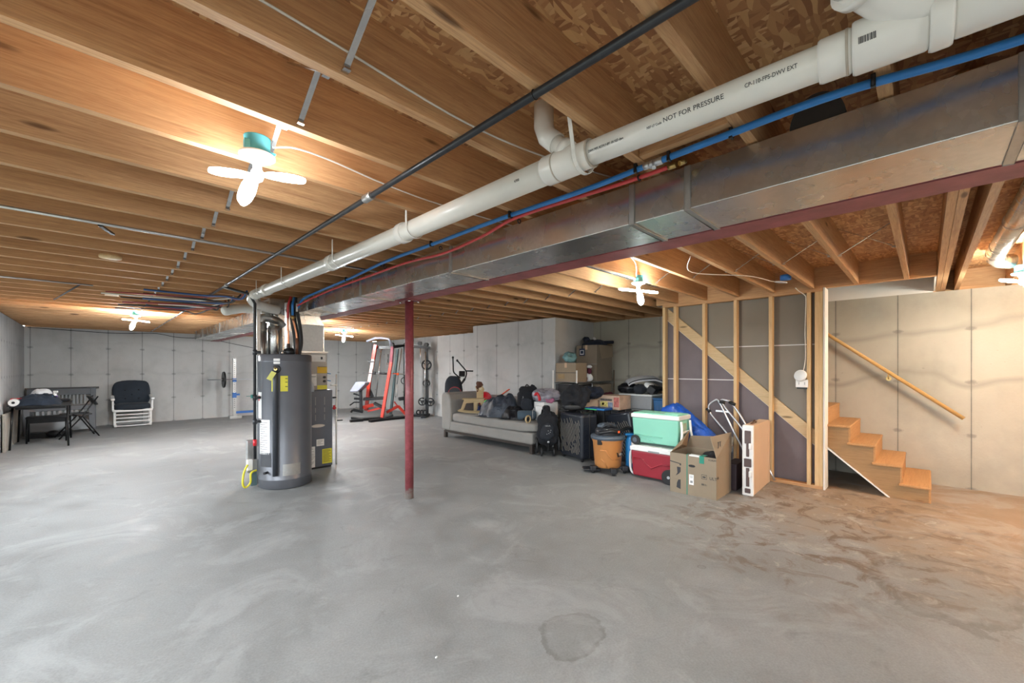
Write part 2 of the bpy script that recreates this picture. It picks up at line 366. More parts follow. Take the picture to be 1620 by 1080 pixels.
TOTEB = plain('tote_blue', (0.02, 0.10, 0.25), 0.4, 0, 0.08, 3)
CASEM = plain('suitcase_shell', (0.017, 0.02, 0.028), 0.32, 0.1, 0.1, 3)
GOLDL = plain('suitcase_line', (0.55, 0.50, 0.40), 0.3, 0.5, 0.05)
SKINP = plain('doll_white', (0.75, 0.75, 0.75), 0.6)
# ------------------------------------------------------------------ mesh helpers
class MB:
    def __init__(s, M=None): s.v = []; s.f = []; s.sm = []; s.M = M or Matrix()
    def add(s, vs, fs, smooth=False, M=None):
        o = len(s.v); T = s.M @ M if M is not None else s.M
        s.v += [tuple(T @ Vector(p)) for p in vs]
        s.f += [tuple(i + o for i in f) for f in fs]; s.sm += [smooth] * len(fs); return s
    def box(s, x0, x1, y0, y1, z0, z1, M=None):
        vs = [(x, y, z) for z in (z0, z1) for y in (y0, y1) for x in (x0, x1)]
        return s.add(vs, [(0, 2, 3, 1), (4, 5, 7, 6), (0, 1, 5, 4), (2, 6, 7, 3), (0, 4, 6, 2), (1, 3, 7, 5)], M=M)
    def bar(s, p0, p1, w, t, up=(0, 0, 1)):
        """rectangular bar from p0 to p1; w across, t along 'up'"""
        a, b = Vector(p0), Vector(p1); d = (b - a); L = d.length; d.normalize()
        u = Vector(up); sd = d.cross(u)
        if sd.length < 1e-4: sd = d.cross(Vector((1, 0, 0)))
        sd.normalize(); u = sd.cross(d)
        M = Matrix((( d.x, sd.x, u.x, a.x), (d.y, sd.y, u.y, a.y), (d.z, sd.z, u.z, a.z), (0, 0, 0, 1)))
        return s.box(0, L, -w / 2, w / 2, -t / 2, t / 2, M=M)
    def tube(s, pts, r, n=10, closed=False, cap=True):
        P = [Vector(p) for p in pts]; N = len(P)
        rs = r if isinstance(r, (list, tuple)) else [r] * N
        tan = []
        for i in range(N):
            a = P[i - 1] if (i or closed) else P[i]; b = P[(i + 1) % N] if (i < N - 1 or closed) else P[i]
            t = (b - a); t.normalize(); tan.append(t)
        x = tan[0].orthogonal().normalized(); vs = []; fs = []
        for i in range(N):
            x = (x - tan[i] * x.dot(tan[i])); 
            if x.length < 1e-5: x = tan[i].orthogonal()
            x.normalize(); y = tan[i].cross(x)
            for k in range(n):
                a = 2 * PI * k / n; vs.append(P[i] + (x * math.cos(a) + y * math.sin(a)) * rs[i])
        for i in range(N if closed else N - 1):
            j = (i + 1) % N
            for k in range(n):
                k2 = (k + 1) % n; fs.append((i * n + k, i * n + k2, j * n + k2, j * n + k))
        s.add(vs, fs, True)
        if cap and not closed:
            s.f.append(tuple(len(s.v) - N * n + k for k in reversed(range(n)))); s.sm.append(False)
            s.f.append(tuple(len(s.v) - n + k for k in range(n))); s.sm.append(False)
        return s
    def cyl(s, p0, p1, r, r2=None, n=16): return s.tube([p0, p1], [r, r if r2 is None else r2], n)
    def lathe(s, prof, n=28, M=None, smooth=True):
        vs = []; fs = []
        for (r, z) in prof:
            for k in range(n):
                a = 2 * PI * k / n; vs.append((max(r, 1e-5) * math.cos(a), max(r, 1e-5) * math.sin(a), z))
        for i in range(len(prof) - 1):
            for k in range(n):
                k2 = (k + 1) % n; fs.append((i * n + k, i * n + k2, (i + 1) * n + k2, (i + 1) * n + k))
        fs.append(tuple(reversed(range(n)))); fs.append(tuple((len(prof) - 1) * n + k for k in range(n)))
        return s.add(vs, fs, smooth, M)
    def prism(s, poly, a0, a1, plane='xz', M=None):
        """extrude polygon; plane 'xz' extrudes along y, 'yz' along x, 'xy' along z"""
        def mk(p, a):
            if plane == 'xz': return (p[0], a, p[1])
            if plane == 'yz': return (a, p[0], p[1])
            return (p[0], p[1], a)
        n = len(poly); vs = [mk(p, a0) for p in poly] + [mk(p, a1) for p in poly]
        fs = [tuple(range(n)), tuple(reversed(range(n, 2 * n)))] + [(i, i + n, (i + 1) % n + n, (i + 1) % n) for i in range(n)]
        return s.add(vs, fs, False, M)
    def grid(s, fn, nu, nv, closeu=False, smooth=True):
        vs = [fn(i / (nu if closeu else nu - 1), j / (nv - 1)) for j in range(nv) for i in range(nu)]
        fs = [(j * nu + i, j * nu + (i + 1) % nu, (j + 1) * nu + (i + 1) % nu, (j + 1) * nu + i)
              for j in range(nv - 1) for i in range(nu if closeu else nu - 1)]
        return s.add(vs, fs, smooth)
    def blob(s, c, rad, e=1.0, amp=0.0, fr=3.0, seed=0, nu=28, nv=18, flat=None, ridge=False):
        """super-ellipsoid with lumpy displacement"""
        def sg(x, p): return math.copysign(abs(x) ** p, x)
        vs = []; fs = []
        for j in range(nv):
            ph = -PI / 2 + PI * j / (nv - 1)
            for i in range(nu):
                th = 2 * PI * i / nu
                d = Vector((sg(math.cos(ph), e) * sg(math.cos(th), e), sg(math.cos(ph), e) * sg(math.sin(th), e), sg(math.sin(ph), e)))
                q = Vector((d.x * rad[0], d.y * rad[1], d.z * rad[2]))
                if amp:
                    h = noise.fractal(q * fr + Vector((seed * 7.3, seed * 3.1, seed)), 1.0, 2.0, 4)
                    if ridge: h = 0.5 - abs(h) * 1.6
                    q += d.normalized() * h * amp
                if flat is not None and q.z < flat: q.z = flat + (q.z - flat) * 0.03
                vs.append(tuple(q + Vector(c)))
        for j in range(nv - 1):
            for i in range(nu):
                fs.append((j * nu + i, j * nu + (i + 1) % nu, (j + 1) * nu + (i + 1) % nu, (j + 1) * nu + i))
        return s.add(vs, fs, True)
    def torus(s, c, R, r, ax='x', n=24, m=8, sc=1.0):
        pts = []
        for k in range(n):
            a = 2 * PI * k / n; p, q = R * math.cos(a), R * math.sin(a) * sc
            pts.append({'x': (c[0], c[1] + p, c[2] + q), 'y': (c[0] + p, c[1], c[2] + q), 'z': (c[0] + p, c[1] + q, c[2])}[ax])
        return s.tube(pts, r, m, closed=True)
    def build(s, name, mat, parent=None, bev=0.0, seg=2, sub=0, solid=0.0, loc=None):
        me = bpy.data.meshes.new(name); me.from_pydata(s.v, [], s.f); me.polygons.foreach_set('use_smooth', s.sm)
        me.materials.append(mat); me.update()
        # merge pole doubles and fix normals
        import bmesh
        bm = bmesh.new(); bm.from_mesh(me); bmesh.ops.remove_doubles(bm, verts=bm.verts, dist=1e-5)
        bmesh.ops.recalc_face_normals(bm, faces=bm.faces); bm.to_mesh(me); bm.free()
        o = bpy.data.objects.new(name, me); COL.objects.link(o)
        if parent is not None: o.parent = parent
        if loc is not None: o.location = loc
        if bev:
            b = o.modifiers.new('bev', 'BEVEL'); b.width = bev; b.segments = seg; b.limit_method = 'ANGLE'; b.angle_limit = 0.7
        if solid:
            b = o.modifiers.new('sol', 'SOLIDIFY'); b.thickness = solid
        if sub:
            b = o.modifiers.new('sub', 'SUBSURF'); b.levels = sub; b.render_levels = sub
        return o
def tag(o, label, cat, group=None, kind=None):
    o['label'] = label; o['category'] = cat
    if group: o['group'] = group
    if kind: o['kind'] = kind
    return o
def lab(o, label): o['label'] = label; return o
def thing(name, label, cat, loc=(0, 0, 0), rz=0.0, group=None, tilt=None):
    o = bpy.data.objects.new(name, None); COL.objects.link(o); o.empty_display_size = 0.1
    o.location = loc; o.rotation_euler = (tilt[0], tilt[1], rz) if tilt else (0, 0, rz)
    return tag(o, label, cat, group)
def struct(o, label, cat='structure'):
    tag(o, label, cat, kind='structure'); return o
def copy_tree(o, parent=None):
    c = o.copy(); COL.objects.link(c)
    if parent is not None: c.parent = parent
    for ch in list(o.children): copy_tree(ch, c)
    return c
def smooth_path(pts, k=6):
    """Catmull-Rom through the points"""
    P = [Vector(p) for p in pts]; out = []
    for i in range(len(P) - 1):
        p0 = P[max(i - 1, 0)]; p1 = P[i]; p2 = P[i + 1]; p3 = P[min(i + 2, len(P) - 1)]
        for j in range(k):
            t = j / k
            out.append(0.5 * ((2 * p1) + (p2 - p0) * t + (2 * p0 - 5 * p1 + 4 * p2 - p3) * t * t + (3 * p1 - p0 - 3 * p2 + p3) * t ** 3))
    out.append(P[-1]); return out
def text(name, body, size, mat, parent, M, wrap=None, extrude=0.0004):
    """lettering as real geometry; M maps text plane (x right, y up, z out) to the parent's space"""
    cu = bpy.data.curves.new(name, 'FONT'); cu.body = body; cu.size = size; cu.extrude = extrude; cu.resolution_u = 3
    t = bpy.data.objects.new(name + '_tmp', cu); COL.objects.link(t)
    dg = bpy.context.evaluated_depsgraph_get(); me = bpy.data.meshes.new_from_object(t.evaluated_get(dg))
    bpy.data.objects.remove(t, do_unlink=True)
    for v in me.vertices:
        p = v.co.copy()
        if wrap: p = Vector(wrap(p.x, p.y, p.z))
        v.co = M @ p
    me.materials.clear(); me.materials.append(mat)
    o = bpy.data.objects.new(name, me); COL.objects.link(o)
    if parent is not None: o.parent = parent
    return o
def frame(o, x, y, z=None):
    """matrix with origin o, columns x, y and z=x cross y"""
    x = Vector(x).normalized(); y = Vector(y).normalized(); z = x.cross(y) if z is None else Vector(z)
    return Matrix(((x.x, y.x, z.x, o[0]), (x.y, y.y, z.y, o[1]), (x.z, y.z, z.z, o[2]), (0, 0, 0, 1)))
ORD = ['first', 'second', 'third', 'fourth', 'fifth', 'sixth', 'seventh', 'eighth', 'ninth', 'tenth', 'eleventh', 'twelfth', 'thirteenth',
       'fourteenth', 'fifteenth', 'sixteenth', 'seventeenth', 'eighteenth', 'nineteenth', 'twentieth']
def ordinal(n):
    if n < 20: return ORD[n]
    t = {2: 'twenty', 3: 'thirty', 4: 'forty'}[(n + 1) // 10]; r = (n + 1) % 10
    return (t[:-1] + 'ieth') if r == 0 else t + '-' + ORD[r - 1]
XL, XR, YB, YN = -1.05, 7.0, 13.84, -4.6     # room limits
ZJ, ZS = 2.28, 2.515                         # joist bottom, subfloor underside
BX0, BX1 = 2.265, 2.445                      # steel beam flanges
# ------------------------------------------------------------------ the shell
struct(MB().box(XL - 0.25, XR + 0.25, YN - 0.25, YB + 0.25, -0.12, 0).build('floor', FLOORM), 'bare grey concrete basement floor with stains')
WZ0, WZ1 = 0.55, 2.14
m = MB(); m.box(XL - 0.22, XL, YN - 0.2, YB + 0.2, 0, WZ0); m.box(XL - 0.22, XL, YN - 0.2, YB + 0.2, WZ1, 2.27)
ed = [YN - 0.2] + [y for p in FILL_WIN for y in p] + [YB + 0.2]
for a, b in zip(ed[::2], ed[1::2]): m.box(XL - 0.22, XL, a, b, WZ0, WZ1)
struct(m.build('wall_left', WLEFT), 'poured concrete wall at the left with close vertical ribs')
for i, (a, b) in enumerate(FILL_WIN):  # frames of the added openings that bring in fill light
    m = MB(); c = (a + b) / 2
    for y in (a + .02, c, b - .02): m.box(XL - .12, XL - .08, y - .02, y + .02, WZ0, WZ1)
    m.box(XL - .12, XL - .08, a, b, WZ0, WZ0 + .04); m.box(XL - .12, XL - .08, a, b, WZ1 - .04, WZ1)
    struct(m.build('window_%d' % (i + 1), WPAINT), 'white framed window in the left wall')
struct(MB().box(XL, XR + 0.2, YB, YB + 0.2, 0, 2.27).build('wall_back', WBACK), 'poured concrete wall at the far end')
struct(MB().box(XR, XR + 0.2, YN, 4.68, 0, 2.27).build('wall_right', WRIGHT), 'cream concrete wall behind the staircase')
struct(MB().box(5.80, XR + 0.2, 4.68, 6.95, 0, 2.27).build('wall_jog', WFAR), 'concrete wall stepping into the room behind the sofa')
struct(MB().box(6.90, XR + 0.2, 6.95, YB, 0, 2.27).build('wall_right_far', WFAR), 'far concrete wall behind the exercise machines')
struct(MB().box(XL - 0.2, XR + 0.2, YN - 0.2, YN, 0, 2.27).build('wall_rear', WJOG), 'concrete wall behind the camera')
cb = MB()
for a in ((XL - .25, 5.89, YN - .25, YB + .25), (5.89, XR + .25, YN - .25, -0.06), (5.89, XR + .25, 2.80, YB + .25)): cb.box(a[0], a[1], a[2], a[3], ZS, ZS + 0.03)
struct(cb.build('ceiling', OSB), 'strand board subfloor above the joists')
rim = MB(); rim.box(XL - .15, XL - .11, YN, YB, 2.27, ZS); rim.box(XL, XR, YB + .10, YB + .14, 2.27, ZS); rim.box(XR + .10, XR + .14, YN, -0.06, 2.27, ZS)
rim.box(XR + .10, XR + .14, 2.8, YB, 2.27, ZS); rim.box(XL, XR, YN - .14, YN - .10, 2.27, ZS)
struct(rim.build('trim_1', JOISTY), 'rim boards on top of the concrete walls')
sw = MB(); sw.box(XR, XR + .015, -0.06, 2.8, 2.27, 3.7); sw.box(5.885, XR, -0.075, -0.06, 2.28, 3.7); sw.box(5.885, XR, 2.80, 2.815, 2.28, 3.7); sw.box(5.875, 5.888, -.06, 2.8, 2.52, 3.7); sw.box(5.87, XR + .02, -.08, 2.82, 3.7, 3.72)
struct(sw.build('wall_stairwell', DRYWH), 'pale drywall lining the stair opening')

# ------------------------------------------------------------------ joists: one object each
def joist(name, x0, x1, y, wd=0.038, m=JOIST, z0=ZJ, z1=ZS):
    return MB().box(0, x1 - x0, -wd / 2, wd / 2, 0, z1 - z0).build(name, m, loc=(x0, y, z0))
jl = joist('floor_joist', XL - 0.10, 2.352, 0); jr = joist('floor_joist', 2.358, XR + 0.10, 0)
ys = [0.095 + 0.3995 * k for k in range(-11, 35)]; n = 0
for i, y in enumerate(ys):
    if y > YB - 0.02: break
    o = jl if i == 0 else jl.copy()
    if i: COL.objects.link(o)
    o.location.y = y
    if y < 0.3: tag(o, 'pine floor joist left of the steel beam, beside or behind the camera', 'joist', 'floor joists left of the steel beam')
    else:
        tag(o, 'pine joist left of the steel beam, %s one counting away from the camera' % ordinal(n), 'joist', 'floor joists left of the steel beam'); n += 1
n = 0; first = True
js = MB().box(0, 5.81 - 2.358, -.019, .019, 0, ZS - ZJ).build('floor_joist', JOIST, loc=(2.358, 0, ZJ)); sfirst = True
yr = [-0.64 - 0.4 * k for k in range(10)][::-1] + [-0.25, -0.139, -0.099] + [0.14 + 0.392 * k for k in range(36)]
for y in yr:
    if y > YB - 0.02: break
    short = 0.0 < y < 2.75
    src = js if short else jr; fresh = sfirst if short else first
    o = src if fresh else src.copy()
    if not fresh: COL.objects.link(o)
    if short: sfirst = False
    else: first = False
    o.location.y = y
    if y < -0.5: tag(o, 'pine floor joist right of the steel beam near the round duct at the right edge', 'joist', 'floor joists right of the steel beam')
    elif y == -0.25: tag(o, 'single pine joist with a wavy edge just right of the doubled joist', 'joist', 'floor joists right of the steel beam')
    elif y == -0.139: tag(o, 'right half of the doubled pine joist ending at the stair opening corner', 'joist', 'floor joists right of the steel beam')
    elif y == -0.099: tag(o, 'left half of the doubled pine joist ending at the stair opening corner', 'joist', 'floor joists right of the steel beam')
    elif short: tag(o, 'pine joist butting the stair header, %s one left of the doubled joist' % ordinal(n), 'joist', 'floor joists right of the steel beam'); n += 1
    else: tag(o, 'pine joist right of the beam, %s one left of the doubled joist' % ordinal(n), 'joist', 'floor joists right of the steel beam'); n += 1
hd = MB().box(5.812, 5.849, -0.075, 2.80, ZJ, ZS).box(5.851, 5.887, -0.075, 2.80, ZJ, ZS).build('header_beam', JOISTY)
tag(hd, 'doubled pine header along the stair opening above the stud wall', 'header')
bk = MB().box(1.65, 1.69, 0.517, 0.872, 2.283, 2.37).build('wood_block', JOISTY); tag(bk, 'short pale wood block between joists beside the white drain pipe', 'wood block')

# metal cross bridging, one pair of straps per bay
def bridging(y0, y1):
    d = y1 - y0; t = thing('joist_bridging', '', 'bridging')
    for s in (-1, 1):
        a, b = (0.0, 0.225), (d, 0.012)
        if s < 0: a, b = (0.0, 0.012), (d, 0.225)
        m = MB(); m.bar((s * 0.017, a[0] + .022, a[1]), (s * 0.017, b[0] - .022, b[1]), 0.019, 0.004, up=(0, 0, 1)); m.box(s * .017 - .011, s * .017 + .011, d - .045, d - .02, b[1] - .004, b[1] + .002) if s > 0 else m.box(s * .017 - .011, s * .017 + .011, .02, .045, a[1] - .004, a[1] + .002)
        m.build('strap', GALV, t)
    return t
bl = bridging(0, 0.3995); n = 0
for i in range(11, 34):
    o = bl if i == 11 else copy_tree(bl)
    o.location = (0.53, ys[i], ZJ); o['group'] = 'metal cross bridging left of the beam'
    o['label'] = 'metal bridging straps left of the beam, %s pair from the camera' % ordinal(n); n += 1
br = bridging(0, 0.392); n = 0
for k in range(0, 33):
    if k == 5: continue          # the round duct fills this bay
    o = br if k == 0 else copy_tree(br)
    o.location = (4.28, 0.14 + 0.392 * k, ZJ); o['group'] = 'metal cross bridging right of the beam'
    o['label'] = 'metal bridging straps right of the beam, %s pair left of the doubled joist' % ordinal(n); n += 1

# ------------------------------------------------------------------ steel beam and column
B = MB(); B.box(BX0, BX1, YN, YB, 2.09, 2.102); B.box(BX0, BX1, YN, YB, 2.266, 2.279); B.box(2.35, 2.36, YN, YB, 2.10, 2.268)
tag(B.build('steel_beam', STEELRED), 'dark red painted steel I beam running the length of the ceiling', 'beam')
cx, cy = 2.358, 3.875
t = thing('steel_column', 'dark red round steel post under the beam, chipped paint at its foot', 'column', (cx, cy, 0))
MB().cyl((0, 0, 0.0), (0, 0, 2.078), 0.0445, n=32).build('shaft', COLM, t)
MB().box(-.075, .075, -.11, .11, 2.078, 2.0895).build('cap_plate', COLM, t, bev=.002)
for sx in (-1, 1):
    for sy in (-1, 1):
        lab(MB().cyl((sx * .055, sy * .085, 2.06), (sx * .055, sy * .085, 2.078), 0.012, n=6).build('bolt', CHROME, t), 'bright bolt head')

# ------------------------------------------------------------------ galvanized ducts
def duct(name, label, x0, x1, y0, y1, z0, z1, seams, cat='duct'):
    t = thing(name, label, cat, ((x0 + x1) / 2, y0, z0)); W, H, L = (x1 - x0) / 2, z1 - z0, y1 - y0
    m = MB(); m.box(-W, W, 0, L, 0, H); m.build('duct_body', GALV, t, bev=.003)
    for s in seams:
        q = s - y0; e = .006; m = MB()
        m.box(-W - e, -W, q - .014, q + .014, -e, H); m.box(W, W + e, q - .014, q + .014, -e, H); m.box(-W - e, W + e, q - .014, q + .014, -e, 0)
        m.build('seam_cleat', GALVD, t, bev=.002)
    return t
duct('supply_duct', 'long galvanized rectangular duct beside the steel beam, near run', 1.855, 2.215, YN + .1, 5.93, 2.08, 2.272, (-1.7, -0.2, 0.748, 1.018, 2.48, 3.95, 5.4))
duct('return_duct', 'galvanized duct run beyond the furnace with open flat underside', 1.78, 2.215, 6.53, 12.9, 2.08, 2.272, (8.2, 10.0, 11.8))
pl = thing('furnace_plenum', 'galvanized plenum box between furnace and ceiling duct', 'plenum', (2.07, 5.94, 1.56))
MB().prism([(-.20, 0), (.20, 0), (.20, .40), (.14, .52), (.14, .715), (-.20, .715)], 0, .58, 'xz').build('plenum_body', GALV, pl, bev=.004)
lab(MB().box(-.165, .185, -.012, 0, .03, .40).build('access_panel', PAPER, pl, bev=.004), 'blank white rectangular cover panel')
MB().cyl((-.185, -.005, .02), (-.185, -.005, .6), .006, n=8).build('corner_seam', BLACKM, pl)
hb = MB().prism([(.285 + .085 * math.cos(PI * k / 18), 2.274 + .115 * math.sin(PI * k / 18)) for k in range(19)], 1.875, 1.95, 'yz').build('duct_collar', plain('dark_boot', (.03, .025, .022), .7)); tag(hb, 'dark half-round collar showing above the near duct under the blue tube', 'duct collar')
def round_duct(name, label, pts, r, loc):
    t = thing(name, label, 'duct', loc); MB().tube(pts, r, 24).build('pipe_body', GALV, t)
    return t
rd = round_duct('round_duct', 'round galvanized duct between joists at the right edge of the ceiling', [(0, 0, 0), (3.1, 0, 0), (3.25, -.01, -.01), (3.36, -.05, -.03), (3.40, -.12, -.04)], .065, (2.6, -.445, 2.40))
for x in (.6, 1.9, 2.75, 3.08): MB().torus((x, 0, 0), .066, .003, 'x', 24, 6).build('crimp_ring', GALVD, rd)
rd2 = round_duct('round_duct', 'round galvanized duct between joists behind the lamp right of the beam', [(0, 0, 0), (1.7, 0, 0), (2.2, 0, 0)], .062, (2.6, 2.29, 2.40))
for x in (.5, 1.5): MB().torus((x, 0, 0), .063, .003, 'x', 24, 6).build('crimp_ring', GALVD, rd2)

# ------------------------------------------------------------------ stud wall beside the stairs
SX0, SX1 = 5.80, 5.889
t = thing('stud_wall', 'open stud partition wall beside the stairs, grey drywall showing between studs', 'partition wall', (SX0, .82, 0))
D = SX1 - SX0
def yb(a, b): return a - .82, b - .82
MB().box(0, D, *yb(.825, 2.70), 0, .038).build('bottom_plate', JOISTY, t, bev=.002)
MB().box(0, D, *yb(.825, 2.70), 2.24, 2.278).build('top_plate', JOISTY, t, bev=.002)
for yc in (2.681, 2.52, 2.125, 1.735, 1.34, .957, .882, .844):
    MB().box(0, D, yc - .82 - .019, yc - .82 + .019, .038, 2.24).build('stud', STUD, t, bev=.002)
def zl(y): return .915 + .9 * (y - 1.397)
dg = [(y - .82, z) for y, z in ((.83, zl(.83)), (2.66, zl(2.66)), (2.66, zl(2.66) + .175), (.83, zl(.83) + .175))]
MB().prism(dg, D + .003, D + .04, 'yz').build('diagonal_board', wood('diag_pine', (.70, .52, .31), (.55, .38, .2), 1), t)
e = D + .045
lab(MB().prism([(.0, zl(.82) + .01), (1.88, zl(2.70) + .01), (1.88, 2.27), (0, 2.27)], e, e + .0127, 'yz').build('drywall_panel', DRYW, t), 'upper grey-brown drywall panel')
lab(MB().prism([(.10, .02), (1.88, .02), (1.88, zl(2.70) - .0), (.10, zl(.92) - .0)], e, e + .0127, 'yz').build('drywall_panel', DRYP, t), 'lower purple-grey drywall panel')
for z, a, b in ((1.65, .1, 1.35), (1.215, .72, 1.88)):
    lab(MB().box(e - .0015, e, a, b, z - .006, z + .006).build('panel_joint', DRYEDGE, t), 'thin white paper joint')
lw = MB().prism([(.10, zl(.92) - .016), (1.88, zl(2.70) - .016), (1.88, zl(2.70)), (.10, zl(.92))], e - .004, e, 'yz'); lab(lw.build('panel_edge', DRYEDGE, t), 'white cut edge of the purple panel')
lab(MB().box(-.004, .20, -.016, .002, 0, 2.28).build('end_drywall', DRYWH, t, bev=.002), 'white drywall strip closing the wall end')
# alarm, junction box and cable on the end stud
t = thing('smoke_alarm', 'round white smoke alarm hanging by its cable on the end stud', 'smoke alarm', (5.775, 1.03, 1.285), rz=0)
M = Matrix.Translation((0, 0, 0)) @ Matrix.Rotation(PI / 2 + .25, 4, 'Y') @ Matrix.Rotation(.3, 4, 'X')
MB(M).lathe([(.055, -.02), (.066, -.014), (.068, 0), (.060, .014), (.040, .020), (.0, .022)], 28).build('housing', WHITE, t)
MB(M).box(-.02, .006, -.018, .018, .019, .0235).build('vent_slots', GREYINK, t)
t = thing('outlet_box', 'white two-gang electrical cover plate below the smoke alarm', 'outlet', (5.79, 1.02, 1.15))
MB().box(-.008, 0, -.06, .06, 0, .09).build('cover_plate', WHITE, t, bev=.003)
MB().box(0, .05, -.05, .05, -.02, .085).build('back_box', BLACK, t)
for s in (-.028, .028): MB().box(-.010, -.008, s - .003, s + .003, .03, .06).build('switch_slot', GREYINK, t)
tag(MB().tube(smooth_path([(5.785, 1.01, 1.31), (5.785, .985, 1.5), (5.787, .99, 1.8), (5.787, .982, 2.15), (5.76, .99, 2.21), (5.70, 1.03, 2.25), (5.5, 1.03, 2.262)]), .004, 6).build('alarm_cable', WIREW), 'white cable dropping down the end stud to the smoke alarm', 'cable')
t = thing('junction_box', 'blue ceiling junction box above the stud wall with a loose white cover', 'junction box', (5.05, 1.03, 2.285))
MB().lathe([(.05, 0), (.05, .05)], 20).build('box_body', BLUEBOX, t); MB(Matrix.Translation((-.06, .03, -.03)) @ Matrix.Rotation(.2, 4, 'X')).lathe([(.055, -.003), (.06, 0), (.055, .006)], 24).build('cover', WHITE, t)

# ------------------------------------------------------------------ staircase
t = thing('staircase', 'open wooden staircase with cut stringer rising behind the stud wall', 'stairs', (5.95, -.04, 0))
RI, TR = .187, .2125
zt = [.165 + RI * k for k in range(12)]; yn = [TR * k for k in range(12)]
zig = [(.022, 0), (.022, zt[0] - .027)]
for k in range(11):
    zig += [(yn[k + 1] + .022, zt[k] - .027), (yn[k + 1] + .022, zt[k + 1] - .027)]
zig += [(yn[11] + .26, zt[11] - .027), (yn[11] + .26, 2.03), (.318, .0)]
MB().prism(zig, .03, .068, 'yz').build('stringer', STRINGW, t)
MB().prism(zig, 1.0, 1.035, 'yz').build('stringer', STRINGW, t)
for k in range(12):
    MB().box(.0, 1.04, yn[k], yn[k] + .245, zt[k] - .027, zt[k]).build('tread', STAIRW, t, bev=.009, seg=3)
    MB().box(.03, 1.035, yn[k] + .004 + .0, yn[k] + .021, (zt[k - 1] if k else 0.0), zt[k] - .027).build('riser', STAIRW, t, bev=.001)
MB().bar((.05, .02, .045), (.05, .36, .045), .018, .09).build('toe_board', STRINGW, t)
s0 = (.312, 0.002); s1 = (2.55, 1.93)
lab(MB().prism([s0, s1, (s1[0] + .01, s1[1] - .014), (s0[0] + .016, s0[1])], .0, 1.04, 'yz').build('soffit_board', DRYEDGE, t), 'white drywall closing the underside of the stairs')
t = thing('handrail', 'round honey wood handrail sloping down the cream wall above the stairs', 'handrail', (6.90, -.30, .805))
MB().tube([(0, 0, 0), (0, 2.9, 2.9 * .825)], .021, 18).build('rail', RAILW, t)
for y in (.63, 1.9):
    z = y * .825; m = MB(); m.tube(smooth_path([(0, y, z - .018), (.0, y, z - .06), (.03, y, z - .085), (.085, y, z - .085)], 4), .006, 8); m.cyl((.085, y, z - .085), (.098, y, z - .085), .026, n=18)
    lab(m.build('bracket', BRASS, t), 'brass wall bracket')
# ------------------------------------------------------------------ lamps (garage style LED fixtures)
BL3 = ((math.radians(135), -.10), (math.radians(-45), .13), (math.radians(225), 1.15))
def lamp(loc, label, led, rz=0.0, box=TEALBOX, blades=BL3):
    t = thing('ceiling_lamp', label, 'lamp', loc, rz, 'ceiling lamps')   # origin at underside of the disc
    m = MB(); m.lathe([(.046, .012), (.048, .075), (.05, .078)], 20)
    for a in (0.5, 3.6): m.box(.045 * math.cos(a) - .012, .045 * math.cos(a) + .012, .045 * math.sin(a) - .012, .045 * math.sin(a) + .012, .0, .05)
    m.box(.045, .068, -.008, .008, .03, .036)
    m.build('electrical_box', box, t)
    MB().lathe([(.012, -.028), (.024, -.026), (.028, -.012), (.058, -.006), (.066, .0), (.066, .008), (.05, .013)], 32).build('lamp_holder', WHITE, t)
    h = MB().lathe([(.006, -.105), (.019, -.095), (.024, -.08), (.024, -.062), (.017, -.05), (.016, -.027)], 20).build('socket_hub', WPAINT, t)
    for az, tilt in blades:
        M = Matrix.Rotation(az, 4, 'Z') @ Matrix.Translation((.024, 0, -.072)) @ Matrix.Rotation(tilt, 4, 'Y') @ Matrix.Scale(.86, 4)
        out = [(.105 + .10 * math.cos(a), .036 * math.sin(a) * (1 + .15 * math.cos(a))) for a in [2 * PI * k / 20 for k in range(20)]]
        MB(M).prism(out, -.009, .006, 'xy').build('led_panel', led, t)
    return t
lamp((.48, 1.965, 2.25), 'three-leaf LED lamp nearest the camera, teal box, hanging between left joists', LED)
lamp((.49, 9.1, 2.215), 'small bright LED lamp at the far left near the back wall', LEDF, rz=.1)
lamp((4.25, 9.9, 2.215), 'LED lamp glowing behind the furnace, left of the exercise machine', LEDF, rz=.15)
lamp((2.78, 8.2, 2.235), 'LED lamp hidden behind the furnace plenum', LEDF, rz=.3)  # added out of sight to brighten the far end
lamp((3.92, 2.08, 2.235), 'LED lamp with teal box right of the steel beam above the coolers', LEDM)
lamp((5.98, -.62, 2.235), 'LED lamp at the right edge beside the cream wall', LEDR)
lamp((.4, -2.4, 2.235), 'LED lamp behind the camera on the left side', LEDM, rz=.9)  # unseen lamp added to light the near floor and pipes
lamp((3.2, -3.0, 2.235), 'LED lamp behind the camera toward the right', LEDM, rz=.2)  # second unseen lamp added for near fill
lamp((5.1, -1.55, 2.235), 'warm bulb lamp just outside the right edge', LEDW, rz=.2)  # unseen lamp added to warm the floor by the stairs
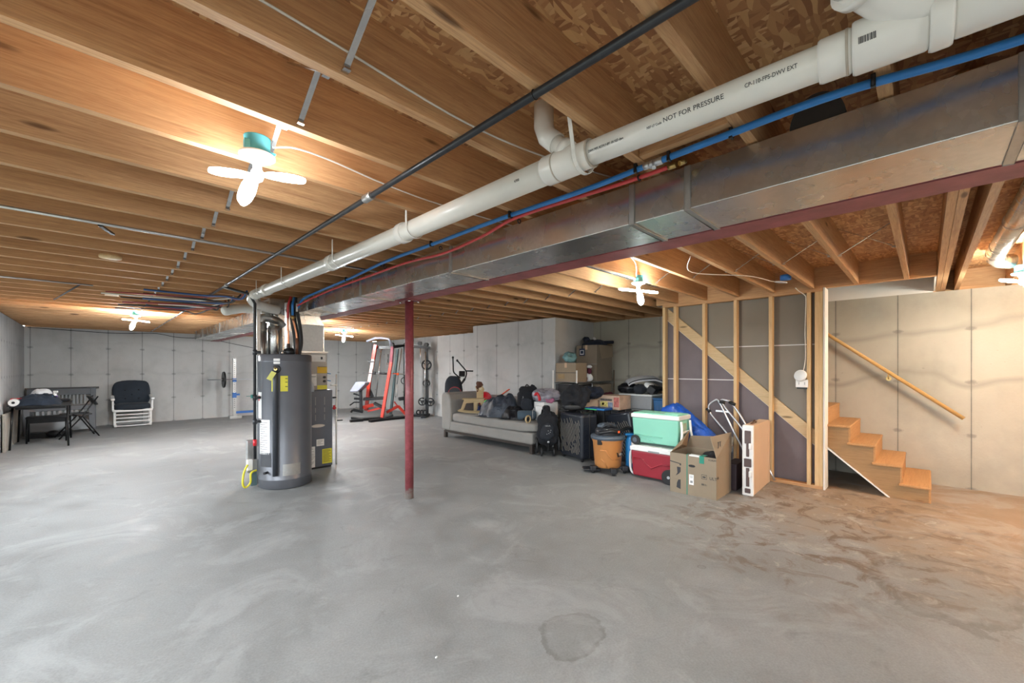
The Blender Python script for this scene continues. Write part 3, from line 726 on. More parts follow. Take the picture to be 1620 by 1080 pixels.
# cables to the lamps and along joists
def cable(name, label, pts, r=.0042, m=WIREW, k=6): return tag(MB().tube(smooth_path(pts, k), r, 6).build(name, m), label, 'cable')
cable('lamp_cable', 'white cable wandering from the nearest lamp along the joist to the right', [(.53, 1.94, 2.30), (.62, 1.95, 2.335), (.80, 2.03, 2.375), (1.1, 2.063, 2.365), (1.473, 2.063, 2.355), (2.2, 2.063, 2.38)])
cable('joist_cable', 'white cable stapled along a joist face above the black gas pipe', [(-.3, 1.268, 2.39), (.321, 1.268, 2.367), (.534, 1.268, 2.356), (1.028, 1.268, 2.33), (1.528, 1.268, 2.372), (2.25, 1.268, 2.49)])
cable('joist_cable', 'white cable looping under the joists right of the beam toward the stud wall', [(3.4, 1.35, 2.275), (3.95, 1.55, 2.268), (4.4, 1.2, 2.25), (4.9, 1.12, 2.262), (5.02, 1.06, 2.27)])
cable('lamp_cable', 'white cable reaching the lamp right of the beam', [(2.7, 1.85, 2.35), (3.2, 1.9, 2.40), (3.6, 1.95, 2.38), (3.86, 2.07, 2.30)])
cable('lamp_cable', 'white cable at the lamp by the right edge', [(6.3, -.9, 2.45), (6.2, -.8, 2.40), (6.05, -.7, 2.33), (6.0, -.66, 2.30)])
def wire_run(label, pts): return tag(MB().tube(smooth_path(pts, 6), .007, 6).build('hanging_wire', BLACK), label, 'cable')
wire_run('dark cable draped along the top of the back wall, left stretch', [(-1.0, 13.80, 2.25), (.3, 13.80, 2.20), (1.1, 13.80, 2.235), (1.6, 13.80, 2.16), (2.5, 13.80, 2.18)])
wire_run('dark cable draped along the top of the back wall, right stretch', [(2.4, 13.80, 2.12), (3.1, 13.80, 1.98), (3.6, 13.80, 1.9), (4.0, 13.80, 2.2)])

# ------------------------------------------------------------------ gas pipe, conduits
t = thing('gas_pipe', 'thin black steel gas pipe strapped under the left joists', 'pipe', (1.012, -.9, 2.266))
MB().tube([(0, 0, 0), (0, 2.95, 0), (.0, 6.9, 0), (.0, 7.6, 0)], .0135, 14).build('pipe_body', BLKIRON, t)
lab(MB().cyl((0, 2.92, 0), (0, 3.0, 0), .021, n=14).build('coupling', GALVD, t), 'pale metal coupling')
lab(MB().cyl((0, 6.2, 0), (0, 6.26, 0), .019, n=14).build('coupling', GALVD, t), 'pale metal coupling')
for k in (1.4 + .412, 1.8 + .412 + .395 * 2): MB().torus((0, k - .01, 0), .015, .002, 'y', 14, 5).build('strap', BLACKM, t)
t = thing('sprinkler_conduit', 'bright steel conduit running under the joists to the back wall', 'pipe', (1.012, 6.75, 2.266))
MB().tube([(0, 0, 0), (0, 7.0, 0)], .012, 12).build('pipe_body', GALV, t)
for nm, y, xa, xb, x2 in (('near', 3.62, XL, 2.0, .05), ('far', 6.42, XL, .0, -.05)):
    t = thing('metal_conduit', 'thin grey conduit crossing under the left joists, %s one' % nm, 'conduit', (xa, y, 2.270))
    MB().tube([(0, 0, 0), (xb - xa, 0, 0)], .0095, 10).build('pipe_body', GALVD, t)
tag(MB().bar((.03, 3.64, 2.262), (.095, 3.865, 2.272), .02, .012).build('metal_strut', BLACKM), 'short dark bracket under the joists beside the near conduit', 'bracket')
tag(MB().tube([(-.1, 6.45, 2.268), (-.36, 8.1, 2.268)], .008, 8).build('thin_rod', BLKIRON), 'thin dark rod running under joists at the far left', 'rod')
tag(MB().lathe([(.085, 0), (.088, .01), (.085, .03)], 28, Matrix.Translation((.10, 4.68, 2.262)) @ Matrix.Scale(.8, 4)).build('ceiling_disc', STUD), 'pale round cover under the joists at the left', 'cover')
tag(MB().box(.10, .22, 6.95, 7.05, 2.255, 2.279).build('wood_shim', STUD), 'pale wood scrap under the joists at the far left', 'wood block')

# ------------------------------------------------------------------ PVC drain
def pipe_pt(y): return Vector((1.40 - .012 * (y + .05) - .004 * max(0, y - 2) - .0 * y, y, 2.197))
def axis_pt(y):
    tab = [(-1.2, 1.435), (0, 1.395), (.35, 1.372), (1.0, 1.342), (2.25, 1.338), (5.3, 1.290)]
    for (a, xa), (b, xb) in zip(tab, tab[1:]):
        if y <= b: return Vector((xa + (xb - xa) * (y - a) / (b - a), y, 2.20))
    return Vector((1.29, y, 2.20))
t = thing('drain_pipe', 'long white PVC drain pipe with printed lettering under the joists', 'pipe', (0, 0, 0))
MB().tube([axis_pt(y) for y in (-1.2, 0, .35, 1.0)], .0445, 32).build('pipe_body', PVC, t)
lab(MB().tube([axis_pt(y) for y in (1.0, 2.25, 5.3)], .052, 32).build('pipe_body', PVC, t), 'thicker lower pipe run')
def hub(ya, yb_, r, glue=None, name='coupling'):
    m = MB(); m.tube([axis_pt(ya), axis_pt(ya + .006), axis_pt(yb_ - .006), axis_pt(yb_)], [r - .003, r, r, r - .003], 32); o = m.build(name, PVCHUB, t)
    if glue is not None:
        for g in glue: lab(MB().tube([axis_pt(g - .003), axis_pt(g + .003)], r + .0012, 32).build('glue_ring', GLUE, t), 'brown cement line')
hub(2.235, 2.29, .061); hub(3.26, 3.33, .060); hub(4.90, 4.98, .060)
hub(.905, .965, .052, (.908,)); hub(.965, 1.13, .058, (1.065,), 'wye_body')
hub(.135, .205, .0535, (.145,)); hub(-.005, .135, .062, None, 'wye_body'); hub(-.045, -.005, .070, None, 'coupling'); hub(-1.2, -.045, .060, None, 'wide_pipe')
# wye branch toward the upper left
a = axis_pt(.97); d1 = Vector((-.02, .10, .095))
MB().tube([a, a + d1 * .45, a + d1 * .9], .036, 24).build('branch_pipe', PVC, t)
MB().tube([a + d1 * .38, a + d1 * .62], .043, 24).build('branch_hub', PVCHUB, t)
MB().tube([a + d1 * .9, a + d1 * 1.35, a + d1 * 1.5 + Vector((0, .0, .03)), a + d1 * 1.5 + Vector((0, 0, .12))], .041, 24).build('elbow', PVCHUB, t)
a = axis_pt(-.02)
MB().tube([a, a + Vector((-.05, .06, .05)), a + Vector((-.12, .115, .08)), a + Vector((-.16, .14, .085))], [.058, .056, .052, .050], 28).build('branch_pipe', PVCHUB, t)
MB().tube([a + Vector((-.13, .122, .082)), a + Vector((-.15, .135, .085))], .062, 28).build('branch_hub', PVCHUB, t)
MB().tube([a + Vector((-.15, .135, .085)), a + Vector((-.25, .20, .10)), a + Vector((-.28, .22, .14)), a + Vector((-.28, .22, .30))], [.048, .046, .046, .044], 28).build('elbow', PVCHUB, t)
# elbow at the far end toward the heater
MB().tube(smooth_path([(1.29, 5.28, 2.20), (1.285, 5.42, 2.19), (1.30, 5.52, 2.16), (1.36, 5.60, 2.13), (1.50, 5.66, 2.10), (1.62, 5.70, 2.09)], 5), .056, 24).build('elbow', PVCHUB, t)
# plastic hangers
for (y, x2) in ((.945, .0), (2.14, 0), (3.16, 0), (4.3, 0), (5.1, 0)):
    c = axis_pt(y); r = .066 if y < 1 else .058; m = MB(); pts = []
    for k in range(15):
        A = PI * .98 + PI * 1.04 * k / 14; pts.append(Vector((c.x + r * math.cos(A), y, c.z + r * math.sin(A))))
    for p, q in zip(pts, pts[1:]): m.bar(p, q, .016, .003, up=((p + q) / 2 - c).normalized())
    m.bar(pts[0], (pts[0].x - (.03 if y < 1 else .0), y, 2.34), .016, .003, up=(1, 0, 0))
    if y > 1: m.bar(pts[-1], (pts[-1].x, y, 2.278), .016, .003, up=(1, 0, 0))
    m.build('hanger_strap', PVCHUB, t)
# lettering on the pipe: x along -Y, wraps around the axis facing the room
def pipe_text(body, y_start, size, ang, r=.0449, sx=1.0, mat=PRINT):
    def wrap(px, py, pz):
        y = y_start - px * sx; c = axis_pt(y); A = ang - py / r
        return (c.x - math.cos(A) * (r + pz), y, c.z - math.sin(A) * (r + pz))
    lab(text('printed_text', body, size, mat, t, Matrix(), wrap), 'black printed pipe lettering')
pipe_text('DWV PIPE ASTM F-891-04 NSF-dwv', .895, .0125, .42, sx=.75)
pipe_text('NSF-LF Code', .668, .011, .42, sx=.85)
pipe_text('NOT FOR PRESSURE', .612, .0205, .40, sx=1.0)
pipe_text('CP-110-FPS-DWV EXT', .372, .0165, .30, sx=.80)
pipe_text('4700', 1.27, .015, .35, r=.0525, sx=1.0)
def bar_mark(y0, ang, r):
    m = MB(); rr = random.Random(3); y = y0
    while y > y0 - .034:
        wd = rr.choice((.0007, .0012, .002)); c = axis_pt(y)
        for q in (0,):
            P = [Vector((c.x - math.cos(A) * (r + .0006), y, c.z - math.sin(A) * (r + .0006))) for A in (ang - .12, ang + .12)]
            m.bar(P[0], P[1], wd, .0006, up=(-math.cos(ang), 0, -math.sin(ang)))
        y -= wd + rr.choice((.0009, .0015))
    lab(m.build('barcode', PRINT, t), 'small black barcode')
bar_mark(.118, .28, .062)

# ------------------------------------------------------------------ water tubing
t = thing('blue_water_tube', 'bright blue water tube clipped under the joists beside the duct', 'water tube', (0, 0, 0))
MB().tube(smooth_path([(1.80, -.9, 2.262), (1.76, -.17, 2.262), (1.685, .20, 2.258), (1.69, .55, 2.258), (1.70, .80, 2.258)], 6), .0135, 14).build('tube', PEXB, t)
MB().tube(smooth_path([(1.70, .86, 2.258), (1.70, 1.2, 2.25), (1.705, 1.8, 2.262), (1.70, 2.4, 2.255), (1.72, 3.2, 2.262), (1.78, 4.0, 2.255), (1.80, 4.8, 2.24), (1.78, 5.3, 2.2), (1.76, 5.42, 2.1)], 6), .0125, 14).build('tube', PEXB, t)
lab(MB().cyl((1.70, .79, 2.258), (1.70, .83, 2.258), .016).cyl((1.70, .83, 2.258), (1.70, .85, 2.258), .018, n=6).cyl((1.70, .845, 2.258), (1.70, .875, 2.258), .0155).cyl((1.70, .83, 2.258), (1.70, .83, 2.235), .009).build('coupling', ALU, t), 'metal pipe coupling')
for y in (.115, .52, .76, .91, 1.70, 2.5, 3.3, 4.1): 
    x = 1.70 + max(0, y - 2.4) * .05; MB().torus((x - (.01 if y < .3 else 0), y, 2.259), .0155, .0045, 'y', 14, 6).box(x - .018, x - .006, y - .006, y + .006, 2.24, 2.279).build('clip', BLACK, t)
t = thing('red_water_tube', 'red water tube weaving beside the blue tube along the duct', 'water tube', (0, 0, 0))
MB().tube(smooth_path([(1.775, .80, 2.255), (1.765, 1.0, 2.250), (1.74, 1.25, 2.245), (1.735, 1.70, 2.25), (1.79, 2.05, 2.235), (1.81, 2.5, 2.215), (1.80, 3.0, 2.232), (1.78, 3.6, 2.215), (1.81, 4.3, 2.22), (1.80, 5.0, 2.19), (1.73, 5.36, 2.12)], 6), .0095, 12).build('tube', PEXR, t)
lab(MB().cyl((1.775, .765, 2.255), (1.775, .80, 2.255), .012).cyl((1.775, .75, 2.255), (1.80, .735, 2.27), .011).build('brass_elbow', BRASS, t), 'brass elbow at the tube end')
for y in (.93, 1.71, 2.5, 3.32): MB().torus((1.76 if y < 1 else 1.78, y, 2.246), .012, .004, 'y', 12, 6).build('clip', BLACK, t)
# tangle of tubes and cables above the heater
rr = random.Random(11)
PEXB2 = plain('pex_navy', (.015, .07, .22), .35); PEXR2 = plain('pex_maroon', (.25, .03, .03), .35)
cols = [(PEXB2, 'blue'), (PEXR2, 'red'), (BLACK, 'black'), (WIREW, 'white'), (PEXB2, 'blue'), (BLACK, 'black'), (PEXR2, 'red'), (WIREW, 'white'), (BLACK, 'black'), (PEXB2, 'blue'), (PEXR2, 'red'), (BLACK, 'black')]
for i, (m, c) in enumerate(cols):
    y = 5.5 + i * .17; x0 = 1.22 + rr.uniform(-.03, .03); z = 2.255
    pts = [(x0, y - .1, z - .02), (1.19 + rr.uniform(-.03, .03), y + .05, z - rr.uniform(.02, .10)), (1.08, y + .25 + rr.uniform(-.1, .1), z - rr.uniform(.02, .09)), (.9, y + .6, z - .02), (.35 + rr.uniform(-.3, .3), y + .75 + rr.uniform(-.1, .4), z + .002)]
    tag(MB().tube(smooth_path(pts, 7), .0085 if i % 2 else .0115, 8).build('ceiling_tube', m), '%s tube in the tangle left of the heater top, %s from the front' % (c, ordinal(i)), 'tube', 'tangled tubes above the heater')
t = thing('flex_duct', 'short cream flexible elbow duct left of the heater top', 'duct', (1.28, 6.45, 2.13))
MB().tube(smooth_path([(-.10, -.02, -.03), (-.02, 0, .0), (.12, .02, .035), (.30, .02, .04), (.45, 0, .04)], 5), [.045, .055, .06, .062, .062, .06, .062, .064, .062, .06, .058, .06, .062, .06, .058, .058, .058, .058, .058, .058, .058], 16).build('duct_body', PVC, t)
# ------------------------------------------------------------------ water heater group
t = thing('water_heater', 'tall dark grey gas water heater tank on the concrete floor', 'water heater', (1.615, 5.40, 0))
R0 = .279
MB().lathe([(R0 - .02, 0), (R0, .012), (R0, .10), (R0 + .003, .105), (R0 + .003, .112), (R0, .117), (R0, 1.44), (R0 + .003, 1.445), (R0 + .003, 1.452), (R0, 1.457), (R0, 1.515), (R0 - .012, 1.53), (.0, 1.54)], 64).build('tank', TANK, t)
va = math.atan2(-5.40, -1.615)          # bearing from the tank back to the viewer side
def pol(a, r, z): return (math.cos(va + a) * r, math.sin(va + a) * r, z)
def curved_label(name, a0, a1, z0, z1, mat, r=R0 + .0015, label=None):
    m = MB(); k = 8
    vs = []; 
    for rr_ in (r, r + .001):
        for i in range(k + 1):
            a = a0 + (a1 - a0) * i / k
            for z in (z0, z1): vs.append(pol(a, rr_, z))
    n = 2 * (k + 1); fs = []
    for i in range(k):
        b = 2 * i; fs += [(b, b + 2, b + 3, b + 1), (n + b, n + b + 1, n + b + 3, n + b + 2), (b, n + b, n + b + 2, b + 2), (b + 1, b + 3, n + b + 3, n + b + 1)]
    fs += [(0, 1, n + 1, n), (2 * k, n + 2 * k, n + 2 * k + 1, 2 * k + 1)]
    m.add(vs, fs); o = m.build(name, mat, t)
    if label: lab(o, label)
    return o
AL = lambda px: math.asin(max(-.999, min(.999, (px - 450) / 37.5)))     # angle of a mark across the tank
curved_label('energy_label', AL(443), AL(453), 1.11, 1.285, YELLOW, label='yellow energy guide label')
for z in (1.25, 1.21, 1.16): curved_label('label_print', AL(449.5), AL(452.5), z, z + .008, PRINT, R0 + .003)
curved_label('energy_label', AL(431.5), AL(433), 1.11, 1.285, YELLOW)
curved_label('small_label', AL(434), AL(442.5), 1.42, 1.48, PAPER, label='small white label')
curved_label('manual_label', AL(413.5), AL(418), .80, 1.10, PAPER, label='white warning sheet with red mark')
curved_label('warning_mark', AL(413.8), AL(415.5), 1.00, 1.06, REDP, R0 + .003)
curved_label('manual_label', AL(415.5), AL(429), .40, .79, PAPER, label='white printed instruction sheet')
for i in range(14): curved_label('sheet_print', AL(417), AL(426 if i % 3 else 423), .43 + i * .025, .438 + i * .025, GREYINK, R0 + .003)
curved_label('rating_plate', AL(446), AL(470), .155, .285, GALVD, label='silver rating plate')
curved_label('access_cover', AL(417), AL(431), .26, .42, plain('cover_dark', (.06, .062, .07), .4))
p = pol(AL(438.0), R0, 1.36); q = pol(AL(438.0), R0 + .035, 1.36)
MB().lathe([(.045, 0), (.045, .004), (.038, .008)], 24, frame(p, pol(AL(438) + PI / 2, 1, 0), (0, 0, 1))).build('valve_flange', BLACK, t)
lab(MB().cyl(p, q, .016).bar(q, pol(AL(438), R0 + .06, 1.385), .012, .006).build('relief_valve', BRASS, t), 'brass relief valve with chrome lever')
q1 = pol(AL(438), R0 + .04, 1.345)
lab(MB().tube([q1, (q1[0], q1[1], 1.28), (q1[0], q1[1], .17)], [.018, .026, .026], 18).build('relief_pipe', CHARF if False else plain('relief_tube', (.04, .045, .055), .35), t), 'black relief discharge tube')
lab(MB().box(-.028, .028, -.002, .002, -.10, .0, M=Matrix.Translation((q1[0] - .02, q1[1] - .03, 1.33)) @ Matrix.Rotation(.55, 4, 'Y') @ Matrix.Rotation(-.7, 4, 'Z')).build('warning_tag', plain('tag_yellow', (.6, .58, .15), .6), t), 'yellow hanging tag')
dv = pol(AL(426), R0, .20); dv2 = pol(AL(426), R0 + .05, .20); MB().cyl(dv, dv2, .014).build('drain_valve', BLACK, t)
MB().lathe([(.05, 1.535), (.06, 1.545), (.045, 1.60), (.03, 1.61)], 20, Matrix.Translation((.03, -.05, 0))).build('flue_hood', BLACKM, t)
gv = pol(AL(412.5) - .35, R0 - .01, .38)
m = MB().box(-.05, .05, -.04, .04, -.07, .07, M=Matrix.Translation(gv) @ Matrix.Rotation(.6, 4, 'Z')); lab(m.build('gas_control', WHITE, t, bev=.006), 'white gas control valve')
# stand beside the tank: junction box, black gas drop, yellow connector
bx, by = 1.225, 5.50
t = thing('gas_drop', 'vertical black gas pipe with tee and shutoff left of the heater', 'pipe', (1.285, 5.36, 0))
MB().tube([(0, 0, .35), (0, 0, 2.10), (-.05, .02, 2.20), (-.27, .1, 2.262)], .0155, 14).build('pipe_body', BLKIRON, t)
for z in (1.55, 1.04, .77): MB().cyl((0, 0, z - .03), (0, 0, z + .03), .022, n=12).cyl((0, 0, z), (.055, -.02, z), .016, n=12).build('tee_fitting', BLKIRON, t)
lab(MB().cyl((0, 0, .50), (0, 0, .57), .02, n=12).build('red_band', REDP, t), 'red fitting')
lab(MB().bar((-.085, -.01, 1.06), (0, 0, 1.06), .012, .006).cyl((-.03, 0, 1.035), (-.03, 0, 1.075), .012).build('valve_handle', plain('valve_teal', (.05, .22, .2), .4), t), 'teal valve handle')
t = thing('disconnect_box', 'grey electrical disconnect box low on the pipe left of the heater', 'electrical box', (1.305, 5.48, .02))
MB().box(-.075, .03, -.03, .04, .16, .53).build('box_body', GALVD, t, bev=.005)
MB().box(-.03, .03, .0, .05, 0, .30).build('lower_cover', plain('teal_steel', (.09, .15, .16), .5), t, bev=.004)
lab(MB().box(-.085, -.03, -.085, -.032, .20, .32).build('white_housing', WHITE, t, bev=.006), 'small white housing')
tag(MB().tube(smooth_path([(1.21, 5.34, .30), (1.17, 5.32, .22), (1.16, 5.32, .10), (1.19, 5.33, .055), (1.235, 5.33, .10), (1.24, 5.33, .20), (1.30, 5.36, .22)], 6), .011, 10).build('gas_connector', YELLOW), 'yellow flexible gas connector curled beside the heater foot', 'gas connector')
ch = MB().box(1.365, 1.405, 5.61, 5.66, 0.0, 2.275).build('metal_chase', GALVD, bev=.003); tag(ch, 'narrow galvanized channel rising from floor to joists left of the heater', 'chase')
# flue: vertical cylinders, elbow and corrugated riser
t = thing('flue_pipe', 'bright galvanized vent cylinders rising behind the heater top', 'vent pipe', (1.55, 5.78, 0))
MB().tube([(-.095, .0, 1.2), (-.095, 0, 1.93)], .062, 28).build('vent_pipe', GALV, t)
MB().tube([(.06, .02, 1.2), (.06, .02, 1.86), (.06, .02, 1.90)], [.085, .085, .07], 32).build('vent_pipe', GALV, t)
MB().tube(smooth_path([(-.095, 0, 1.93), (-.08, 0, 1.985), (-.02, .0, 1.985), (.10, .02, 1.96), (.16, .03, 1.90)], 5), .045, 20).build('elbow', GALVD, t)
m = MB()
for k in range(7): m.torus((-.05 + .006 * k, .03, 1.98 + k * .024), .042, .014, 'z', 20, 8)
m.build('corrugated_riser', GALVD, t)
MB().cyl((.07, .08, 1.93), (.07, .08, 2.16), .042).build('upper_pipe', GALV, t)
bd = MB().box(1.60, 1.78, 5.99, 6.30, 0.0, 2.275).build('return_drop', GALV, bev=.004); tag(bd, 'tall galvanized return air duct standing behind the water heater', 'duct')
# copper and flexible lines to the tank
t = thing('hot_water_line', 'copper hot line with red tube dropping to the heater top', 'water pipe', (1.66, 5.45, 1.535))
MB().tube(smooth_path([(0, 0, 0), (0, 0, .2), (-.005, .0, .34), (-.005, .0, .44)], 4), .0115, 12).build('copper_riser', COPPER, t)
MB().cyl((0, 0, .02), (0, 0, .13), .018).build('pipe_sleeve', plain('brown_sleeve', (.07, .04, .035), .5), t)
lab(MB().tube([(-.005, 0, .44), (-.005, 0, .58), (.02, -.02, .70)], .013, 12).build('tube_end', PEXR, t), 'red tube')
t = thing('cold_water_line', 'copper cold line with brass fittings and blue tube above the heater', 'water pipe', (1.74, 5.40, 1.535))
MB().tube(smooth_path([(.0, 0, 0), (0, 0, .18), (-.015, 0, .30), (-.045, 0, .42)], 4), .0115, 12).build('copper_riser', COPPER, t)
MB().cyl((0, 0, .0), (0, 0, .20), .016).build('pipe_sleeve', plain('rust_sleeve', (.17, .07, .04), .5), t)
lab(MB().cyl((-.045, 0, .42), (-.048, 0, .47), .016, n=8).cyl((-.07, 0, .45), (-.02, 0, .45), .010).build('brass_valve', BRASS, t), 'brass shutoff')
lab(MB().tube([(-.048, 0, .47), (-.05, 0, .60), (-.03, 0, .69)], .013, 12).build('tube_end', PEXB, t), 'blue tube')
lab(MB().cyl((.0, .0, .52), (.0, .0, .62), .011).build('white_tube_end', WHITE, t), 'white tube stub')
lab(MB().tube(smooth_path([(.03, .02, -.005), (.06, .03, .15), (.05, .05, .35), (.01, .06, .6), (.0, .05, .70)], 5), .02, 10).build('insulated_line', BLACK, t), 'black foam covered line')
tag(MB().tube(smooth_path([(1.82, 5.62, 1.56), (1.80, 5.60, 1.75), (1.76, 5.58, 1.95), (1.75, 5.6, 2.2)], 5), [.045 - .001 * i for i in range(16)], 12).build('black_flex_hose', BLACK), 'black flexible hose between the vent cylinders and the plenum', 'hose')
t = thing('vent_blower', 'small black valve cluster on top of the heater', 'valve', (1.585, 5.36, 1.535))
MB().box(-.05, .06, -.03, .03, 0, .03).lathe([(.03, 0), (.034, .03), (.02, .05)], 16, Matrix.Translation((.02, 0, .01))).build('valve_body', BLACK, t, bev=.004)
for x in (-.03, .03): MB().cyl((x, -.045, .015), (x, -.03, .015), .011).build('knob', CHROME, t)

# ------------------------------------------------------------------ furnace
t = thing('furnace', 'dark blue-grey furnace with lighter upper cabinet, yellow stickers, right of the heater', 'furnace', (2.12, 5.87, 0))
MB().box(-.24, .235, .0, .72, .025, 1.07).build('lower_cabinet', FURN, t, bev=.006)
MB().box(-.21, .225, .02, .70, 0, .03).build('base', BLACK, t)
MB().box(-.20, .175, .03, .66, 1.07, 1.575).build('upper_cabinet', FURN2, t, bev=.005)
MB().box(-.20, .185, .01, .03, 1.575, 1.60).build('top_rail', GALVD, t)
m = MB()
for x0 in (.0, .12):
    for k in range(9): m.box(x0, x0 + .012, -.003, .0, .66 + k * .016 + (.03 if k > 4 else 0), .67 + k * .016 + (.03 if k > 4 else 0))
    for k in range(7): m.box(x0, x0 + .012, -.003, .0, .87 + k * .016, .88 + k * .016)
lab(m.build('louvre_slots', GREYINK, t), 'pale louvre slots')
lab(MB().prism([(-.02 + .09 * math.cos(a) + .06, .585 + .022 * math.sin(a)) for a in [k * PI / 8 for k in range(16)]], -.004, 0, 'xz').build('name_badge', GALVD, t), 'oval grey badge')
for nm, x0, x1, z0, z1, m_, l in (('yellow_label', .095, .225, .06, .26, YELLOW, 'yellow caution label'), ('white_label', -.10, -.0, .03, .17, PAPER, 'white label'), ('white_label', -.10, -.0, .175, .31, PAPER, 'white label'), ('white_label', .02, .12, .31, .40, PAPER, 'white label')):
    lab(MB().box(x0, x1, -.003, 0, z0, z1).build(nm, m_, t), l)
    m = MB(); z = z1 - .02
    while z > z0 + .012: m.box(x0 + .01, x1 - .01 - random.random() * (x1 - x0) * .4, -.0045, -.003, z, z + .005); z -= .016
    m.build('label_print', GREYINK if m_ is PAPER else PRINT, t)
for nm, x0, x1, z0, z1, m_ in (('white_label', -.14, .15, 1.46, 1.55, PAPER), ('amber_label', .04, .17, 1.30, 1.39, AMBER), ('white_label', -.14, .03, 1.13, 1.29, PAPER), ('yellow_label', .04, .17, 1.08, 1.135, YELLOW), ('red_sticker', -.14, -.085, 1.295, 1.34, REDP)):
    MB().box(x0, x1, .026, .03, z0, z1).build(nm, m_, t)
MB().box(.085, .11, .023, .026, 1.49, 1.525).box(.05, .165, .023, .026, 1.385, 1.392).box(-.13, .02, .023, .026, 1.25, 1.256).build('label_print', PRINT, t)
for z in (1.19, 1.245): MB().cyl((.135, .01, z), (.135, .03, z), .016).build('knockout', BLACK, t)
lab(MB().tube(smooth_path([(-.10, .03, 1.20), (-.07, -.03, 1.18), (-.05, -.05, 1.12), (-.04, -.03, 1.06)], 5), .022, 12).build('flex_conduit', ALU, t), 'grey flexible conduit')
m = MB()
for z in (1.20, 1.30): m.box(.175, .20, .10, .18, z, z + .04); m.tube([(.19, .1, z), (.23, .05, z - .01)], .006, 6)
lab(m.build('blue_connectors', BLUEP, t), 'blue valve fittings')
t = thing('condensate_pipe', 'thin white PVC condensate pipe standing right of the furnace', 'pipe', (2.46, 6.0, 0))
MB().tube([(-.08, 0, 1.13), (.0, 0, 1.13)], .011, 10).tube([(0, 0, .0), (0, 0, 1.28)], .012, 12).build('pipe_body', PVC, t)
MB().cyl((0, 0, 1.11), (0, 0, 1.15), .016).cyl((0, 0, .66), (0, 0, .70), .016).build('fitting', PVCHUB, t)
lab(MB().cyl((-.05, 0, .80), (.0, -.0, .80), .013).cyl((-.03, 0, .78), (-.03, 0, .84), .015).build('red_valve', REDP, t), 'red and black valve')
MB().cyl((-.05, 0, .95), (0, 0, .95), .012).cyl((0, 0, .62), (.08, -.03, .62), .008).build('side_tap', BLACK, t)

# ------------------------------------------------------------------ left corner: table, chairs, bed ends, glider
t = thing('folding_table', 'black topped folding table standing in the far left corner', 'table', (-.62, 11.35, 0))
# top outline, rounded right end
out = []
for (x, y, r) in ((.34, -.62, .12), (.34, .62, .12), (-.36, .62, .04), (-.36, -.62, .04)):
    a0 = {(.34, -.62): -PI / 2, (.34, .62): 0, (-.36, .62): PI / 2, (-.36, -.62): PI}[(x, y)]
    cx_, cy_ = x - math.copysign(r, x), y - math.copysign(r, y)
    out += [(cx_ + r * math.cos(a0 + k * PI / 8), cy_ + r * math.sin(a0 + k * PI / 8)) for k in range(5)]
MB().prism(out, .705, .73, 'xy').build('tabletop', BLACK, t, bev=.004)
lab(MB().box(-.36, -.30, -.63, .3, .73, .735).build('edge_strip', GREYF, t), 'worn grey edge')
MB().box(-.30, .28, -.55, -.53, .665, .705).box(-.30, .28, .53, .55, .665, .705).build('apron', BLACKM, t)
for lx, ly in ((.30, -.56), (.30, .50), (-.33, -.50), (-.33, .50)):
    MB().tube([(lx, ly, .70), (lx * 1.05 if lx > 0 else lx * 1.08, ly * 1.12, 0)], .014, 10).build('leg', BLACKM, t)
def folding_chair(loc, rz, label, seat_h=.44):
    t = thing('folding_chair', label, 'chair', loc, rz)
    for s in (-.21, .21):
        MB().tube([(s, .30, 0), (s, -.02, .42), (s, -.24, .80)], .012, 10).build('back_leg', BLACKM, t)
        MB().tube([(s * .95, -.26, 0), (s * .95, -.02, .42), (s * .95, .12, seat_h + .02)], .012, 10).build('front_leg', BLACKM, t)
    MB().box(-.20, .20, -.16, .24, seat_h, seat_h + .03).build('seat', BLACK, t, bev=.01)
    M = Matrix.Translation((0, -.19, .72)) @ Matrix.Rotation(-.52, 4, 'X')
    MB(M).box(-.20, .20, -.012, .012, -.10, .09).build('backrest', BLACK, t, bev=.008)
    MB().cyl((-.21, .25, .07), (.21, .25, .07), .009).cyl((-.20, -.22, .07), (.20, -.22, .07), .009).build('crossbar', BLACKM, t)
    return t
folding_chair((-.20, 12.0, 0), math.radians(100), 'black folding chair seen from the side, right of the table')
t = thing('folding_bench', 'black low bench with thin seat tucked under the table', 'bench', (-.60, 11.66, 0))
MB().box(-.26, .26, -.16, .16, .44, .475).build('seat', BLACK, t, bev=.008)
MB().box(-.24, .24, -.14, -.12, .36, .44).build('apron', BLACKM, t)
for sx in (-.24, .24):
    for sy in (-.13, .13): MB().tube([(sx, sy, .44), (sx * 1.02, sy * 1.2, 0)], .013, 8).build('leg', BLACKM, t)

SLATM = plain('slat_grey', (.27, .28, .29), .5, 0, .08, 3)
def bed_end(name, label, W, H, loc, rz, lean, nsl, low=.20, upper=.17, foot=.0):
    t = thing(name, label, 'bed part', loc, rz, tilt=(lean, 0))
    MB().box(0, W, -.018, .018, H - upper, H - .03).build('rail', GREYWD, t, bev=.004); MB().box(.0, W, -.018, .018, foot + .05, foot + .05 + low).build('rail', SLATM, t, bev=.004)
    MB().box(-.03, W + .05, -.045, .045, H - .03, H).build('cap_rail', plain('cap_dark', (.075, .07, .068), .5), t, bev=.004)
    for x in (0, W - .09): MB().box(x, x + .09, -.03, .03, 0, H - .03).build('post', GREYWD, t, bev=.004)
    sp = (W - .30) / nsl
    for k in range(nsl):
        x = .15 + sp * (k + .5); MB().box(x - sp * .27, x + sp * .27, -.010, .010, foot + .05 + low, H - upper).build('slat', SLATM, t)
    return t
bed_end('bed_headboard', 'grey slatted wooden headboard leaning against the back wall', 1.05, .95, (-1.00, 13.48, .0), math.radians(0), -.20, 13, low=.17)
